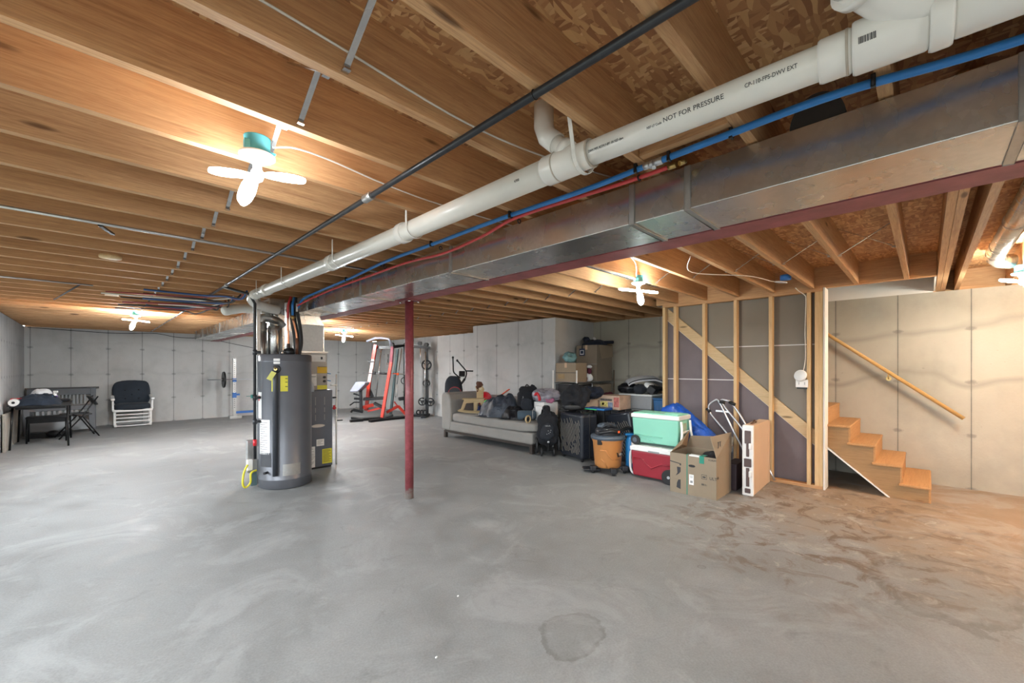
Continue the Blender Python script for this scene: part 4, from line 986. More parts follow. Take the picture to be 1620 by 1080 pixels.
bed_end('bed_footboard', 'lower grey slatted bed end standing behind the table in front of the headboard', 1.02, .60, (-.98, 12.75, 0), math.radians(8), -.18, 9, low=.20, upper=.12)
tag(MB().box(-.9, -.30, 12.25, 12.5, 0.0, .10).blob((-.55, 12.22, .07), (.10, .08, .07)).build('dark_bundle', BLACK), 'dark bundle on the floor under the bed ends', 'bundle')
def heap(name, mat, c, rx, ry, h, seed, amp=.5, n=34, hang=0.0, e=2.0):
    """folded cloth heap with a closed flat underside"""
    m = MB()
    def top(u, v):
        x, y = 2 * u - 1, 2 * v - 1; r = (abs(x) ** e + abs(y) ** e) ** (1 / e)
        q = Vector((x * rx * 6, y * ry * 6, seed * 3.7)); k = 1 - abs(noise.fractal(q, .9, 2.1, 4)) * 1.3; k2 = noise.noise(q * .45 + Vector((9, 2, seed)))
        z = max(0, 1 - r ** 3) ** .6 * h * (1 - amp / 2 + amp * k * .5 + .35 * k2)
        ww = 1 + .12 * noise.noise(Vector((x * 2, y * 2, seed + 5)))
        return (c[0] + x * rx * ww, c[1] + y * ry * ww, c[2] + max(.004, z))
    m.grid(top, n, n)
    N = n * n; m.v += [(x, y, c[2]) for x, y, z in m.v[:N]]
    m.f += [tuple(reversed([i + N for i in f])) for f in m.f[:(n - 1) ** 2]]; m.sm += [False] * (n - 1) ** 2
    ring = [i for i in range(n)] + [j * n + n - 1 for j in range(1, n)] + [(n - 1) * n + i for i in range(n - 2, -1, -1)] + [j * n for j in range(n - 2, 0, -1)]
    for a, b in zip(ring, ring[1:] + ring[:1]): m.f.append((a, b, b + N, a + N)); m.sm.append(True)
    return m
tag(heap('c', None, (-.70, 11.28, .735), .30, .55, .17, 2, .9).build('jacket', fabric('jacket_navy', (.012, .022, .04), wr=.8)), 'dark navy jacket crumpled on the folding table', 'jacket')
tag(heap('c', None, (-.66, 11.45, .90), .13, .14, .10, 5).build('white_cloth', WHITEF), 'white cloth bunched on top of the navy jacket', 'cloth')
tag(MB().blob((-.43, 11.72, .755), (.13, .16, .03), e=.7).build('seat_cushion', BLKF), 'flat round black cushion on the right end of the table', 'cushion')
t = thing('spray_bottle', 'white spray bottle with purple band on the table', 'bottle', (-.50, 11.40, .735), -.6)
MB().lathe([(.032, 0), (.036, .01), (.036, .13), (.015, .165), (.012, .18)], 20).build('bottle_body', WHITE, t)
lab(MB().lathe([(.0375, .06), (.0375, .125)], 20).build('label_band', plain('purple', (.12, .02, .25), .4), t), 'purple label band')
MB().box(-.015, .05, -.012, .012, .18, .215).bar((.03, 0, .19), (.035, 0, .15), .01, .006).build('trigger_head', WHITE, t, bev=.004)
tag(MB().lathe([(.03, 0), (.034, .01), (.034, .10), (.02, .115), (.02, .13)], 20, Matrix.Translation((-.53, 11.27, .736))).build('blue_canister', plain('bright_blue', (.02, .35, .75), .4)), 'bright blue canister beside the spray bottle on the table', 'canister')
tag(MB().box(-.56, -.44, 11.14, 11.22, .736, .785).build('tissue_pack', plain('aqua', (.05, .45, .55), .5), bev=.008), 'aqua and white packet lying on the table edge', 'packet')
t = thing('paper_roll', 'white paper roll lying on the left end of the table', 'paper roll', (-.93, 10.80, .795))
m = MB(); m.tube([(0, -.10, 0), (0, .10, 0)], .058, 24); m.build('roll', PAPER, t); lab(MB().cyl((0, -.104, 0), (0, -.101, 0), .02).build('core', BLACK, t), 'dark core hole')
tag(MB().box(-.99, -.82, 11.02, 11.20, .732, .85).build('red_box', REDP, bev=.004), 'red printed box on the table behind the paper roll', 'box')
for i, (y, l) in enumerate(((10.9, 'pale tan board leaning on the left wall beside the table, nearest one'), (11.9, 'pale tan board leaning on the left wall beside the table, far one'))):
    tag(MB().box(XL + .02, XL + .05, y - .35, y + .45, 0, .62).build('leaning_board', plain('board_drab%d' % i, (.40, .36, .31), .8), bev=.002), l, 'board')

t = thing('glider_chair', 'white framed nursery glider with dark cushions against the back wall', 'chair', (.66, 13.38, 0), math.radians(0))
def gl(x): return x
MB().tube(smooth_path([(-.30, .10, .05), (-.28, -.30, .04), (.28, -.30, .04), (.30, .10, .05)], 5), .014, 8).build('floor_rail', WPAINT, t)
for s in (-1, 1):
    MB().box(s * .30 - .025, s * .30 + .025, -.32, .22, .02, .06).build('base_runner', WPAINT, t, bev=.006)
    MB().box(s * .31 - .02, s * .31 + .02, -.02, .02, .05, .40).box(s * .31 - .02, s * .31 + .02, -.28, -.24, .06, .38).build('side_post', WPAINT, t, bev=.004)
    MB().prism([(-.30, .36), (.24, .36), (.24, .41), (-.30, .41)], s * .33 - .016, s * .33 + .016, 'yz').build('side_frame', WPAINT, t, bev=.004)
    MB().bar((s * .34, -.27, .40), (s * .345, -.22, .66), .035, .035).build('arm_post', WPAINT, t, bev=.004)
    MB().bar((s * .345, -.33, .645), (s * .345, .20, .70), .075, .05).build('armrest', WPAINT, t, bev=.018, seg=3)
    MB().bar((s * .27, .20, .40), (s * .25, .33, .93), .03, .03).build('back_post', WPAINT, t, bev=.004)
for z in (.12, .20, .28): MB().box(-.30, .30, -.29, -.27, z, z + .025).build('front_slat', WPAINT, t, bev=.003)
MB().box(-.33, .33, -.32, -.28, .36, .41).build('front_rail', WPAINT, t, bev=.005)
MB().blob((0, -.04, .46), (.315, .30, .085), e=.45, amp=.012, fr=6, seed=1).build('seat_cushion', GLIDERF, t)
b = MB(); b.blob((0, 0, 0), (.34, .085, .31), e=.55, amp=.015, fr=6, seed=2)
b.M = Matrix(); o = b.build('back_cushion', GLIDERF, t); o.location = (0, .22, .76); o.rotation_euler = (-.22, 0, 0)
bt = []
for x, z in ((-.12, .08), (.12, .08), (0, -.03), (-.12, -.12), (.12, -.12)):
    MB().lathe([(.016, 0), (.012, .008)], 12, Matrix.Translation((x, .135 - (z) * -.22 , .76 + z)) @ Matrix.Rotation(PI / 2, 4, 'X')).build('button', BLKF, t)

# ------------------------------------------------------------------ barbell stand on the back wall
t = thing('squat_stand', 'perforated steel squat stand with blue brackets near the back wall', 'squat stand', (2.70, 13.30, 0), 0)
m = MB().box(-.035, .035, -.035, .035, .05, 1.62); m.build('upright', GALVD, t, bev=.003)
m = MB()
for k in range(24): m.cyl((0, -.0365, .3 + k * .055), (0, -.034, .3 + k * .055), .011, n=10)
lab(m.build('adjustment_holes', BLACK, t), 'row of adjustment holes')
lab(MB().box(-.045, .045, -.05, .045, .99, 1.09).build('bar_bracket', GYMBLUE, t, bev=.004), 'blue bar bracket'); lab(MB().box(-.045, .045, -.05, .045, .56, .70).box(.03, .12, -.05, 0, .62, .67).build('safety_bracket', GYMBLUE, t, bev=.004), 'blue safety bracket')
MB().box(-.12, .16, -.10, .08, .0, .08).build('foot', GALVD, t, bev=.006)
lab(MB().box(.04, 1.6, -.03, .03, .13, .19).build('cross_beam', GYMBLUE, t, bev=.004), 'long blue base beam')
o2 = MB().box(1.52, 1.59, -.035, .035, .0, 1.62).build('upright', GALVD, t, bev=.003)
t = thing('barbell', 'steel barbell with one thin weight plate resting on the squat stand', 'barbell', (2.70, 13.22, 1.055))
MB().cyl((-.60, 0, 0), (1.85, 0, 0), .013).build('bar', ALU, t)
lab(MB().cyl((-.27, 0, 0), (-.235, 0, 0), .215, n=36).cyl((-.29, 0, 0), (-.22, 0, 0), .05).build('weight_plate', BLACKM, t, bev=.004), 'black weight plate')
# ------------------------------------------------------------------ exercise machine (local x across, y away, z up)
t = thing('power_rack', 'red and black home gym rack with bench near the far wall', 'exercise machine', (5.665, 10.18, 0), -YAW)
def g(u, v, y=0.0):
    k = .017 * (1 + y / 11.2); return ((u - 620) * k, y, 1.38 - (v - 581) * k)
def seg(m, a, b, w, th=None): m.bar(a, b, w, th or w); return m
GR = plain('gym_grey', (.30, .31, .38), .35, .2)
def up(name, pts, mats, w):
    for (a, b), mm, l in zip(zip(pts, pts[1:]), mats, ('', '', '')): MB().bar(a, b, w, w, up=(0, 1, 0)).build(name, mm, t, bev=.006)
up('front_upright', [g(596, 545, -.1), g(592.3, 568, -.1), g(586, 604, -.1), g(581, 649, -.1)], (GYMRED, plain('gym_pale', (.62, .42, .38), .4), GYMRED), .085)
up('front_upright', [g(626, 548, -.3), g(624, 573, -.3), g(609.5, 660, -.3)], (plain('gym_dark_red', (.20, .02, .04), .35), GYMRED), .075)
lab(MB().bar(g(629, 552, .0), g(618, 655, .0), .05, .09, up=(0, 1, 0)).build('guide_upright', plain('gym_teal_black', (.05, .085, .09), .35), t), 'dark guide upright')
MB().tube([g(584.5, 539.5, -.25), g(598, 534.5, -.25), g(610, 534.5, -.3), g(622, 536, -.4), g(625.5, 545, -.35)], .03, 12).build('pull_up_handle', GR, t)
m = MB(); m.bar(g(596, 549.5), g(621, 549.5), .07, .07); m.bar(g(621, 549), g(633, 546, .5), .06, .06); m.bar(g(632, 547, .5), g(672, 550, .5), .07, .07); m.bar(g(633, 546, .5), g(625, 548, -.3), .06, .06)
m.build('top_beam', BLACKM, t)
for (u, v, y) in ((620, 545, 0), (634, 545, .5), (656, 543, .5), (666.5, 545, .5)): MB().cyl(g(u, v, y - .06), g(u, v, y + .06), .055, n=16).build('pulley', BLACK, t)
MB().bar(g(666.5, 547, .5), g(667.5, 658.5, .5), .075, .075, up=(0, 1, 0)).build('rear_upright', BLACKM, t)
MB().bar(g(632, 548, .5), g(633, 655, .5), .06, .06, up=(0, 1, 0)).build('rear_upright', BLACKM, t)
for a, b in (((601.5, 552), (593, 628)), ((634, 551), (623.5, 628)), ((604, 551), (597, 560)), ((671.5, 556), (669.5, 640)), ((663, 551), (664, 575))):
    lab(MB().cyl(g(*a, .1), g(*b, .1), .013).build('guide_rod', CHROME, t), 'chrome guide rod')
for u0, v0, r in ((667.8, 577, .145), (667.6, 606, .105), (661, 635, .115), (674, 635.7, .115)):
    c = g(u0, v0, .42); m = MB(); m.torus(c, r * .86, r * .15, 'y', 28, 8); m.cyl((c[0], c[1] - .03, c[2]), (c[0], c[1] + .03, c[2]), r * .35)
    for k in range(3): m.bar(c, (c[0] + math.cos(k * 2.1 + .5) * r * .85, c[1], c[2] + math.sin(k * 2.1 + .5) * r * .85), .03, .02, up=(0, 1, 0))
    lab(m.build('weight_plate', BLACKM, t), 'black spoked weight plate')
lab(MB().cyl(g(577, 590, -.15), g(651, 592, -.15), .014).build('bar', ALU, t), 'steel bar'); MB().cyl(g(603, 590.4, -.15), g(615, 590.8, -.15), .026).cyl(g(592, 590, -.15), g(597, 590, -.15), .035).build('bar_sleeve', BLACK, t)
lab(MB().blob(g(631.5, 591.5, -.15), (.04, .03, .035)).cyl(g(624, 591, -.15), g(631, 591, -.15), .016).build('lock_knob', ORNG, t), 'orange knob')
MB().bar(g(585, 572, -.12), g(594, 572, -.12), .06, .05).build('j_hook', BLACK, t); MB().bar(g(584, 570, -.12), g(586, 573, -.12), .03, .03).build('j_hook', BLACK, t)
MB().cyl(g(619, 560, -.3), g(619, 575, -.3), .015).bar(g(617, 575, -.3), g(624, 574, -.3), .04, .04).build('j_hook', BLACK, t)
pad = MB(frame(g(579, 609, -.45), (1, .25, .42), (-.35, .0, 1.0)) ); pad.box(-.17, .17, -.11, .10, -.03, .03)
MB().prism([(g(568, 616)[0], g(568, 616)[2]), (g(577, 602.5)[0], g(577, 602.5)[2]), (g(591, 603)[0], g(591, 603)[2]), (g(591, 606)[0], g(591, 606)[2]), (g(580, 617)[0], g(580, 617)[2]), (g(568, 618)[0], g(568, 618)[2])], -.65, -.30).build('curl_pad', GR, t, bev=.02)
m = MB(); seg(m, g(578.5, 616, -.45), g(579, 652, -.45), .06); seg(m, g(568, 622.5, -.5), g(579, 626, -.45), .035); seg(m, g(569, 630, -.5), g(580, 631, -.45), .07, .05)
seg(m, g(563, 641, -.55), g(569, 636, -.5), .03); seg(m, g(569, 636, -.5), g(577, 636, -.45), .03); seg(m, g(566, 652, -.6), g(568, 648, -.55), .035); seg(m, g(568, 648, -.55), g(582, 651, -.45), .07)
m.build('bench_frame', BLACKM, t)
MB().bar(g(580, 631, -.3), g(613, 629, -.15), .26, .07).bar(g(595, 637, -.2), g(612, 646, -.15), .22, .06).build('bench_pad', BLACK, t, bev=.015)
lab(MB().bar(g(580, 644, -.35), g(594, 640, -.2), .07, .08).bar(g(585, 650, -.2), g(612, 643, -.1), .05, .05).build('bench_brace', GYMRED, t), 'red bench brace')
MB().bar(g(580, 605, -.05), g(590, 628, -.05), .05, .08).build('red_pad', BLACK, t)
lab(MB().bar(g(613, 652, -.1), g(628, 642, .1), .06, .07).bar(g(628, 642, .1), g(638, 655, .2), .06, .07).bar(g(622, 635, .1), g(629, 645, .1), .03, .03).build('base_brace', GYMRED, t), 'red base brace')
m = MB(); z = .035
def fb(a, b, w=.09, th=.06):
    A = ((a[0] - 620) * .017, a[1], z); B_ = ((b[0] - 620) * .017, b[1], z); m.bar(A, B_, w, th)
fb((560, -.1), (584, -.55)); fb((571, -.75), (585, -.55)); fb((584, -.45), (640, .2)); fb((600, -.75), (614, -.45), .12); fb((610, -.55), (642, .1)); fb((612, -.5), (611, .5)); fb((640, .5), (670, .5)); fb((668, .1), (668, .75), .12)
m.build('base_frame', BLACKM, t)
lab(MB().cyl(g(626, 608, .1), g(625, 627, .1), .03).build('weight_sleeve', WPAINT, t), 'white sleeve')
MB().bar(g(627, 631, .2), g(640, 629, .3), .20, .09).build('rear_seat', BLACK, t, bev=.02)
MB().torus(g(633, 602, .4), .09, .012, 'y').cyl(g(633, 640, .4), g(633, 595, .4), .02).build('cable_handle', BLACK, t)
for k in range(3): MB().torus(g(657 + 5 * k, 652, .3), .055, .02, 'y').build('small_plate', BLACKM, t)

# ------------------------------------------------------------------ elliptical trainer behind the sofa
t = thing('elliptical_trainer', 'black exercise machine with branching handlebars behind the sofa arm', 'exercise machine', (6.0, 7.72, 0), -YAW)
def e_(u, v, y=0.0): return ((u - 719) * .0147, y, 1.38 - (v - 581) * .0147)
MB().tube(smooth_path([e_(711, 565.5, -.1), e_(711.5, 578, -.1), e_(712, 588, -.08), e_(716, 593, -.02), e_(722, 598, 0)], 4), .016, 10).build('handlebar', BLACKM, t)
MB().tube(smooth_path([e_(716, 570, .1), e_(722, 577, .1), e_(730, 586.5, .08), e_(731, 593, .04), e_(729, 599, 0)], 4), .016, 10).tube([e_(730, 586.6, .08), e_(739, 586.8, .1), e_(747.5, 586.8, .12)], .017, 10).build('handlebar', BLACKM, t)
for u, v, y in ((711, 565.5, -.1), (716, 570, .1), (747, 586.8, .12)): MB().blob(e_(u, v, y), (.025, .025, .03)).build('grip', RUBBER, t)
MB(Matrix.Translation(e_(724.5, 591.5, 0)) @ Matrix.Rotation(-.4, 4, 'X')).box(-.07, .07, -.03, .03, -.06, .07).build('console', BLACK, t, bev=.012)
MB().tube([e_(729, 599, 0), e_(727, 602, 0), e_(720, 611, .0), e_(716, 640, 0)], .028, 12).build('mast', BLACKM, t)
m = MB(); c = e_(711, 622, 0); m.blob(c, (.20, .10, .40), e=.7, amp=.02, fr=4, seed=3); m.build('drive_housing', CHARF, t)
lab(MB().torus(e_(714, 622, -.09), .15, .012, 'y', 28, 8).build('red_ring', plain('dull_red', (.25, .02, .03), .4), t), 'dark red ring on the housing')
MB().cyl(e_(714, 622, -.11), e_(714, 622, -.07), .14, n=28).build('flywheel_cover', BLACK, t)
MB().box(-.35, .5, -.06, .06, .02, .09).box(-.30, -.22, -.28, .28, 0, .05).box(.42, .5, -.28, .28, 0, .05).box(-.2, .05, -.05, .05, .05, .5).build('base_frame', BLACKM, t)

# ------------------------------------------------------------------ sofa
t = thing('chaise_sofa', 'grey fabric chaise sofa with dark wood legs, piled with things', 'sofa', (4.88, 4.42, 0))
MB().box(.036, .714, .03, 2.35, .105, .16).build('wood_frame', SOFAW, t, bev=.006)
for x in (.03, .66):
    for y in (.01, 2.31): MB().box(x, x + .06, y, y + .06, 0, .14).build('leg', SOFAW, t, bev=.004)
MB().box(0.01, .735, 0.0, 2.36, .15, .335).build('seat_base', SOFAF, t, bev=.035, seg=3)
m = MB(); m.blob((.355, 1.06, .415), (.375, 1.10, .092), e=.32, amp=.02, fr=2.5, seed=4, nu=64, nv=24); m.build('seat_cushion', SOFAF, t)
# arm: padded, with flared rounded top
A = [(2.13, .16), (2.40, .16), (2.42, .70), (2.41, .84), (2.36, .885), (2.25, .89), (2.17, .85), (2.12, .76), (2.10, .48)]
MB().prism(A, .0, .78, 'yz').build('arm', SOFAF, t, bev=.03, seg=3)
Bk = [(.66, .16), (.84, .16), (.87, .78), (.83, .83), (.76, .83), (.71, .76)]
MB().prism(Bk, .24, 2.38, 'xz').build('backrest', SOFAF, t, bev=.03, seg=3)
ZC = .508
# rocking horse
t = thing('rocking_horse', 'small plywood rocking horse with brown mane standing on the sofa', 'toy', (5.17, 6.17, ZC + .002), -YAW)
L = .30
def arc(n=12, x0=-L, x1=L, dz=.035): return [(x0 + (x1 - x0) * k / n, dz * (2 * k / n - 1) ** 2) for k in range(n + 1)]
for s in (-.10, .10):
    a = arc(); poly = a + [(x, z + .028) for x, z in reversed(a)]
    MB().prism(poly, s - .008, s + .008).build('rocker', PLYTOY, t, bev=.002)
    leg = [(-.25, .05), (-.205, .05), (-.15, .19), (.0, .20), (.005, .05), (.06, .05), (.07, .19), (.12, .20), (.20, .06), (.245, .06), (.20, .255), (-.18, .255)]
    MB().prism(leg, s - .008, s + .008).build('side_panel', PLYTOY, t, bev=.002)
MB().box(-.22, .20, -.12, .12, .255, .275).build('seat_board', PLYTOY, t, bev=.003)
MB().prism([(.05, .275), (.18, .275), (.185, .40), (.20, .45), (.16, .515), (.06, .53), (.02, .50), (.05, .44)], -.012, .012).build('head_board', PLYTOY, t, bev=.003)
lab(MB().blob((.11, 0, .535), (.085, .035, .045), amp=.04, fr=14, seed=6).blob((.07, .0, .47), (.03, .03, .08), amp=.03, fr=14, seed=3).build('mane', MANE, t), 'brown yarn mane')
MB().cyl((.10, -.09, .40), (.10, .09, .40), .012).build('handle', PLYTOY, t)
lab(MB().lathe([(.03, -.003), (.03, .003)], 20, Matrix.Translation((.13, -.014, .46)) @ Matrix.Rotation(PI / 2, 4, 'X')).build('eye_disc', plain('cream', (.7, .6, .4), .5), t), 'cream round eye')
tag(MB().blob((5.47, 6.20, .76), (.145, .145, .145), nu=36, nv=24).build('red_ball', plain('ball_red', (.68, .015, .03), .2, coat=.5)), 'shiny red ball behind the rocking horse', 'ball')
tag(MB().box(5.33, 5.60, 5.98, 6.36, ZC, .62).build('toy_bin', plain('navy_plastic', (.01, .03, .15), .4), bev=.01), 'dark blue toy bin under the red ball', 'toy bin')
t = thing('toy_figure', 'green and blue plastic toy beside the rocking horse', 'toy', (5.22, 5.86, ZC))
MB().torus((0, 0, .20), .045, .022, 'x', 20, 8).tube([(0, .0, 0), (0, .01, .16)], .02, 10).build('green_part', GREENP, t)
lab(MB().blob((.03, -.07, .09), (.045, .045, .05)).cyl((.05, .09, 0), (.05, .09, .18), .03).build('blue_part', plain('toy_blue', (.01, .06, .45), .3), t), 'blue part')
tag(MB().bar((5.45, 5.92, .74), (5.52, 5.56, .97), .05, .015).bar((5.42, 6.0, .69), (5.46, 5.88, .76), .025, .02).build('toy_sword', ORNG, bev=.004), 'orange toy sword poking up from the sofa pile', 'toy')
def posed(m, name, mat, label, cat, loc, rz=0.0, tilt=(0, 0), **k):
    o = m.build(name, mat, **k); o.location = loc; o.rotation_euler = (tilt[0], tilt[1], rz); return tag(o, label, cat)
def drape(c, rx, ry, h, seed, amp=.5, e=2.0, n=40): return heap('', None, c, rx, ry, h, seed, amp, n, e=e)
posed(drape((0, 0, 0), .40, .25, .38, 12, .5), 'grey_plastic_bag', TRASHG, 'large grey plastic sheet bag draped on the middle of the sofa', 'bag', (5.17, 5.42, ZC), math.radians(-70))
posed(drape((0, 0, 0), .30, .24, .20, 15, .6), 'dark_bag', TRASHB, 'black crumpled bag between the grey sheet and the duffel', 'bag', (5.18, 4.98, ZC), math.radians(-60))
t = thing('black_backpack', 'tall black backpack standing on the right end of the sofa', 'backpack', (5.33, 4.93, .62), -YAW)
MB().blob((0, 0, .20), (.155, .11, .22), e=.55, amp=.045, fr=6, seed=8, nu=36, nv=26, ridge=True).build('pack_body', BLKF, t)
MB().blob((-.01, -.10, .12), (.11, .05, .11), e=.55, amp=.03, fr=9, seed=2).build('front_pocket', CHARF, t)
MB().tube(smooth_path([(-.05, 0, .38), (0, 0, .46), (.06, 0, .38)], 5), .012, 8).build('grab_loop', BLACK, t); MB().blob((.10, 0, .40), (.06, .05, .06), amp=.03, fr=10).build('strap_bundle', BLKF, t)
lab(MB().torus((-.10, -.105, .25), .03, .006, 'y', 16, 6).build('grey_ring', GREYF, t), 'grey ring'); 
tag(MB().box(5.22, 5.50, 4.78, 5.05, ZC, .63).build('dark_box', BLACK, bev=.02), 'dark box under the tall black backpack', 'box')
t = thing('duffel_bag', 'slate blue rolled duffel lying at the right end of the sofa', 'bag', (5.06, 4.68, ZC + .085), -YAW)
MB().tube([(-.16, 0, 0), (-.14, 0, 0), (0, 0, 0), (.12, 0, 0), (.15, 0, 0)], [.05, .075, .08, .075, .055], 20).build('bag_body', fabric('slate', (.05, .075, .10)), t)
lab(MB().torus((.09, 0, 0), .078, .008, 'x', 24, 6).build('end_band', GREYF, t), 'grey band')
t = thing('tan_ring', 'tan wooden ring lying on the sofa edge below the duffel', 'ring', (4.955, 4.56, ZC + .01), 0)
MB().torus((0, 0, .025), .055, .014, 'y', 28, 10).build('ring', PLYTOY, t); MB().blob((.07, .12, .03), (.07, .10, .035), amp=.02).build('black_pouch', BLACK, t)
posed(MB().blob((0, 0, .10), (.10, .09, .12), amp=.03, fr=6, seed=9), 'grey_pouch', GREYF, 'small pale grey pouch behind the duffel', 'bag', (5.30, 4.66, ZC), 0)
t = thing('white_carton', 'white carton at the right end of the sofa under a clear bag', 'box', (5.43, 4.58, ZC), -.2)
MB().box(-.15, .15, -.13, .14, 0, .29).build('carton', PAPER, t, bev=.004)
tag(MB().box(5.20, 5.27, 4.44, 4.62, ZC, .74).build('foam_sheet', PAPER, bev=.003), 'narrow white foam sheet standing behind the folded stroller', 'foam sheet')
t = thing('clear_bag', 'translucent plastic bag with red and pink contents on the white carton', 'bag', (5.41, 4.56, .80), -YAW)
MB().blob((0, 0, .10), (.23, .13, .11), e=.8, amp=.05, fr=6, seed=4, nu=36, nv=24, ridge=True).build('bag_body', CLEARB, t)
lab(MB().tube(smooth_path([(-.20, -.10, .12), (-.165, -.13, .15), (-.13, -.145, .09), (-.125, -.14, .03)], 4), .022, 10).build('red_item', REDP, t), 'red curved item'); lab(MB().blob((.02, -.10, .04), (.11, .05, .05), amp=.03, fr=10).build('pink_items', plain('pink_mix', (.45, .15, .25), .5, var=.5), t), 'pink items')

# ------------------------------------------------------------------ folded stroller
t = thing('folded_stroller', 'folded black stroller standing between the sofa and the striped suitcase', 'stroller', (5.03, 4.21, 0), -YAW)
MB().blob((.0, 0, .42), (.165, .10, .26), e=.7, amp=.04, fr=6, seed=14, nu=36, nv=28, ridge=True).build('seat_fabric', BLKF, t)
MB().blob((-.02, -.08, .38), (.11, .06, .13), e=.7, amp=.03, fr=8, seed=5).build('storage_pouch', CHARF, t)
MB().blob((-.02, .0, .66), (.075, .07, .12), amp=.03, fr=8, seed=5).build('canopy', BLKF, t); MB().torus((-.04, -.02, .74), .035, .014, 'y', 18, 8).build('handle_loop', BLACK, t)
for x, y, z, r in ((-.17, .05, .15, .13), (.165, -.03, .19, .12), (-.10, -.06, .07, .07), (.09, -.06, .07, .07)):
    w_ = MB(); w_.torus((x, y, z), r - .018, .018, 'x', 30, 8); w_.cyl((x - .012, y, z), (x + .012, y, z), r * .35)
    for k in range(5): w_.bar((x, y, z), (x, y + math.cos(k * 1.257) * r * .85, z + math.sin(k * 1.257) * r * .85), .012, .01, up=(1, 0, 0))
    w_.build('wheel', WHEELM, t)
lab(MB().torus((.175, -.03, .19), .10, .006, 'x', 30, 6).build('wheel_rim', ALU, t), 'silver rim')
MB().tube([(-.14, .04, .15), (-.13, .03, .5), (-.08, .02, .72)], .012, 8).tube([(.14, -.02, .19), (.14, .0, .5), (.08, .02, .62)], .012, 8).build('frame_tube', BLACKM, t)
lab(MB().blob((0, -.14, .235), (.018, .012, .018)).build('hub_light', ALU, t), 'silver hub'); MB().bar((-.10, -.06, .07), (.09, -.06, .07), .02, .02).bar((0, -.08, .25), (0, -.06, .07), .03, .03).build('front_axle', BLACKM, t)
m = MB()
for k, (x, h) in enumerate(((-.05, .018), (-.037, .012), (-.026, .02), (-.012, .012), (.0, .014), (.012, .018), (.022, .01))): m.box(x, x + .007, -.150, -.1475, .475, .475 + h)
lab(m.build('emblem', GREYF, t), 'small pale lettering'); 
m = MB()
for x, z in ((-.01, .40), (.02, .38), (.0, .36), (.03, .41), (-.03, .35)): m.box(x, x + .012, -.145, -.1415, z, z + .012)
m.build('pattern_marks', GREYF, t)

# ------------------------------------------------------------------ suitcases
def suitcase(loc, rz, label, W=.55, H=.70, D=.30, tilt=None, seed=1):
    t = thing('suitcase', label, 'suitcase', loc, rz, tilt=tilt)      # local x along the face, face at y=0, depth toward -y
    b = MB().box(0, W, -D, 0, .035, H).build('shell', CASEM, t, bev=.045, seg=4)
    MB().box(-.004, W + .004, -D * .56, -D * .44, .04, H + .003).build('zip_band', BLACK, t, bev=.03, seg=3)
    rr = random.Random(seed); m = MB(); mr = MB()
    sl = (.30, -1.0)
    for k in range(20):
        x = -.20 + k * .040; z1 = H - .07 - rr.random() * .1; z0 = .08 + rr.random() * .05; segs = []
        zc = z1
        while zc > z0 + .05:
            ln = rr.uniform(.22, .50); segs.append((zc, max(z0, zc - ln))); zc -= ln + rr.uniform(.02, .05)
        for za, zb in segs:
            xa, xb = x + (H - za) * .42, x + (H - zb) * .42
            # clip to the face
            if xb < .03 or xa > W - .05: continue
            if xa < .03: za -= (.03 - xa) / .42; xa = .03
            if xb > W - .05: zb += (xb - (W - .05)) / .42; xb = W - .05
            if za - zb < .03: continue
            m.bar((W - xa, .0012, za), (W - xb, .0012, zb), .0045, .0025, up=(0, 1, 0))
            if rr.random() < .4 and W - xb - .012 > .02: mr.bar((W - xa - .012, .0008, za), (W - xb - .012, .0008, zb), .010, .003, up=(0, 1, 0))
    lab(m.build('accent_line', GOLDL, t), 'pale gold diagonal lines')
    mr.build('shell_ridge', CASEM, t)
    for z in [.12 + k * .075 for k in range(8)]: MB().bar((.012, -.02, z), (.012, -D * .42, z), .006, .012) if False else None
    m = MB()
    for k in range(8): m.box(-.003, .0, -D * .40, -.05, .12 + k * .07, .128 + k * .07)
    m.build('side_ridge', CASEM, t)
    MB().tube([(W * .35, -D / 2, H - .01), (W * .37, -D / 2, H + .025), (W * .63, -D / 2, H + .025), (W * .65, -D / 2, H - .01)], .012, 8).build('top_handle', BLACK, t)
    for x in (.05, W - .05):
        for y in (-.05, -D + .05): MB().cyl((x - .012, y, .026), (x + .012, y, .026), .026).box(x - .016, x + .016, y - .02, y + .02, .03, .05).build('wheel', WHEELM, t)
    return t
suitcase((4.965, 3.52, 0), math.radians(73), 'upright dark suitcase with pale gold diagonal lines, right of the stroller', W=.56, seed=3)
suitcase((5.32, 2.84, .055), math.radians(76), 'tilted dark suitcase with diagonal lines behind the orange vacuum', W=.50, H=.73, D=.26, tilt=(0, .22), seed=9)
t = thing('black_duffel', 'black soft bag slumped on top of the upright striped suitcase', 'bag', (5.22, 3.83, .725), -YAW)
MB().blob((.02, 0, .20), (.20, .13, .17), e=.8, amp=.09, fr=5, seed=22, nu=44, nv=32, ridge=True, flat=-.16).build('bag_body', BLKF, t)
MB().blob((-.02, 0, .05), (.16, .11, .06), e=.6, amp=.02, fr=7, seed=3).build('lower_pouch', BLACK, t)
MB().tube(smooth_path([(-.18, -.05, .05), (-.25, -.07, .03), (-.22, -.1, .0), (-.10, -.12, .01)], 4), .008, 6).build('strap', BLACK, t)
t = thing('black_jacket', 'dark jacket sliding off the right side of the black soft bag', 'jacket', (5.62, 3.78, .92), 0)
MB().blob((0, 0, .07), (.16, .16, .09), amp=.06, fr=7, seed=31, ridge=True).build('jacket_cloth', NAVYF, t)
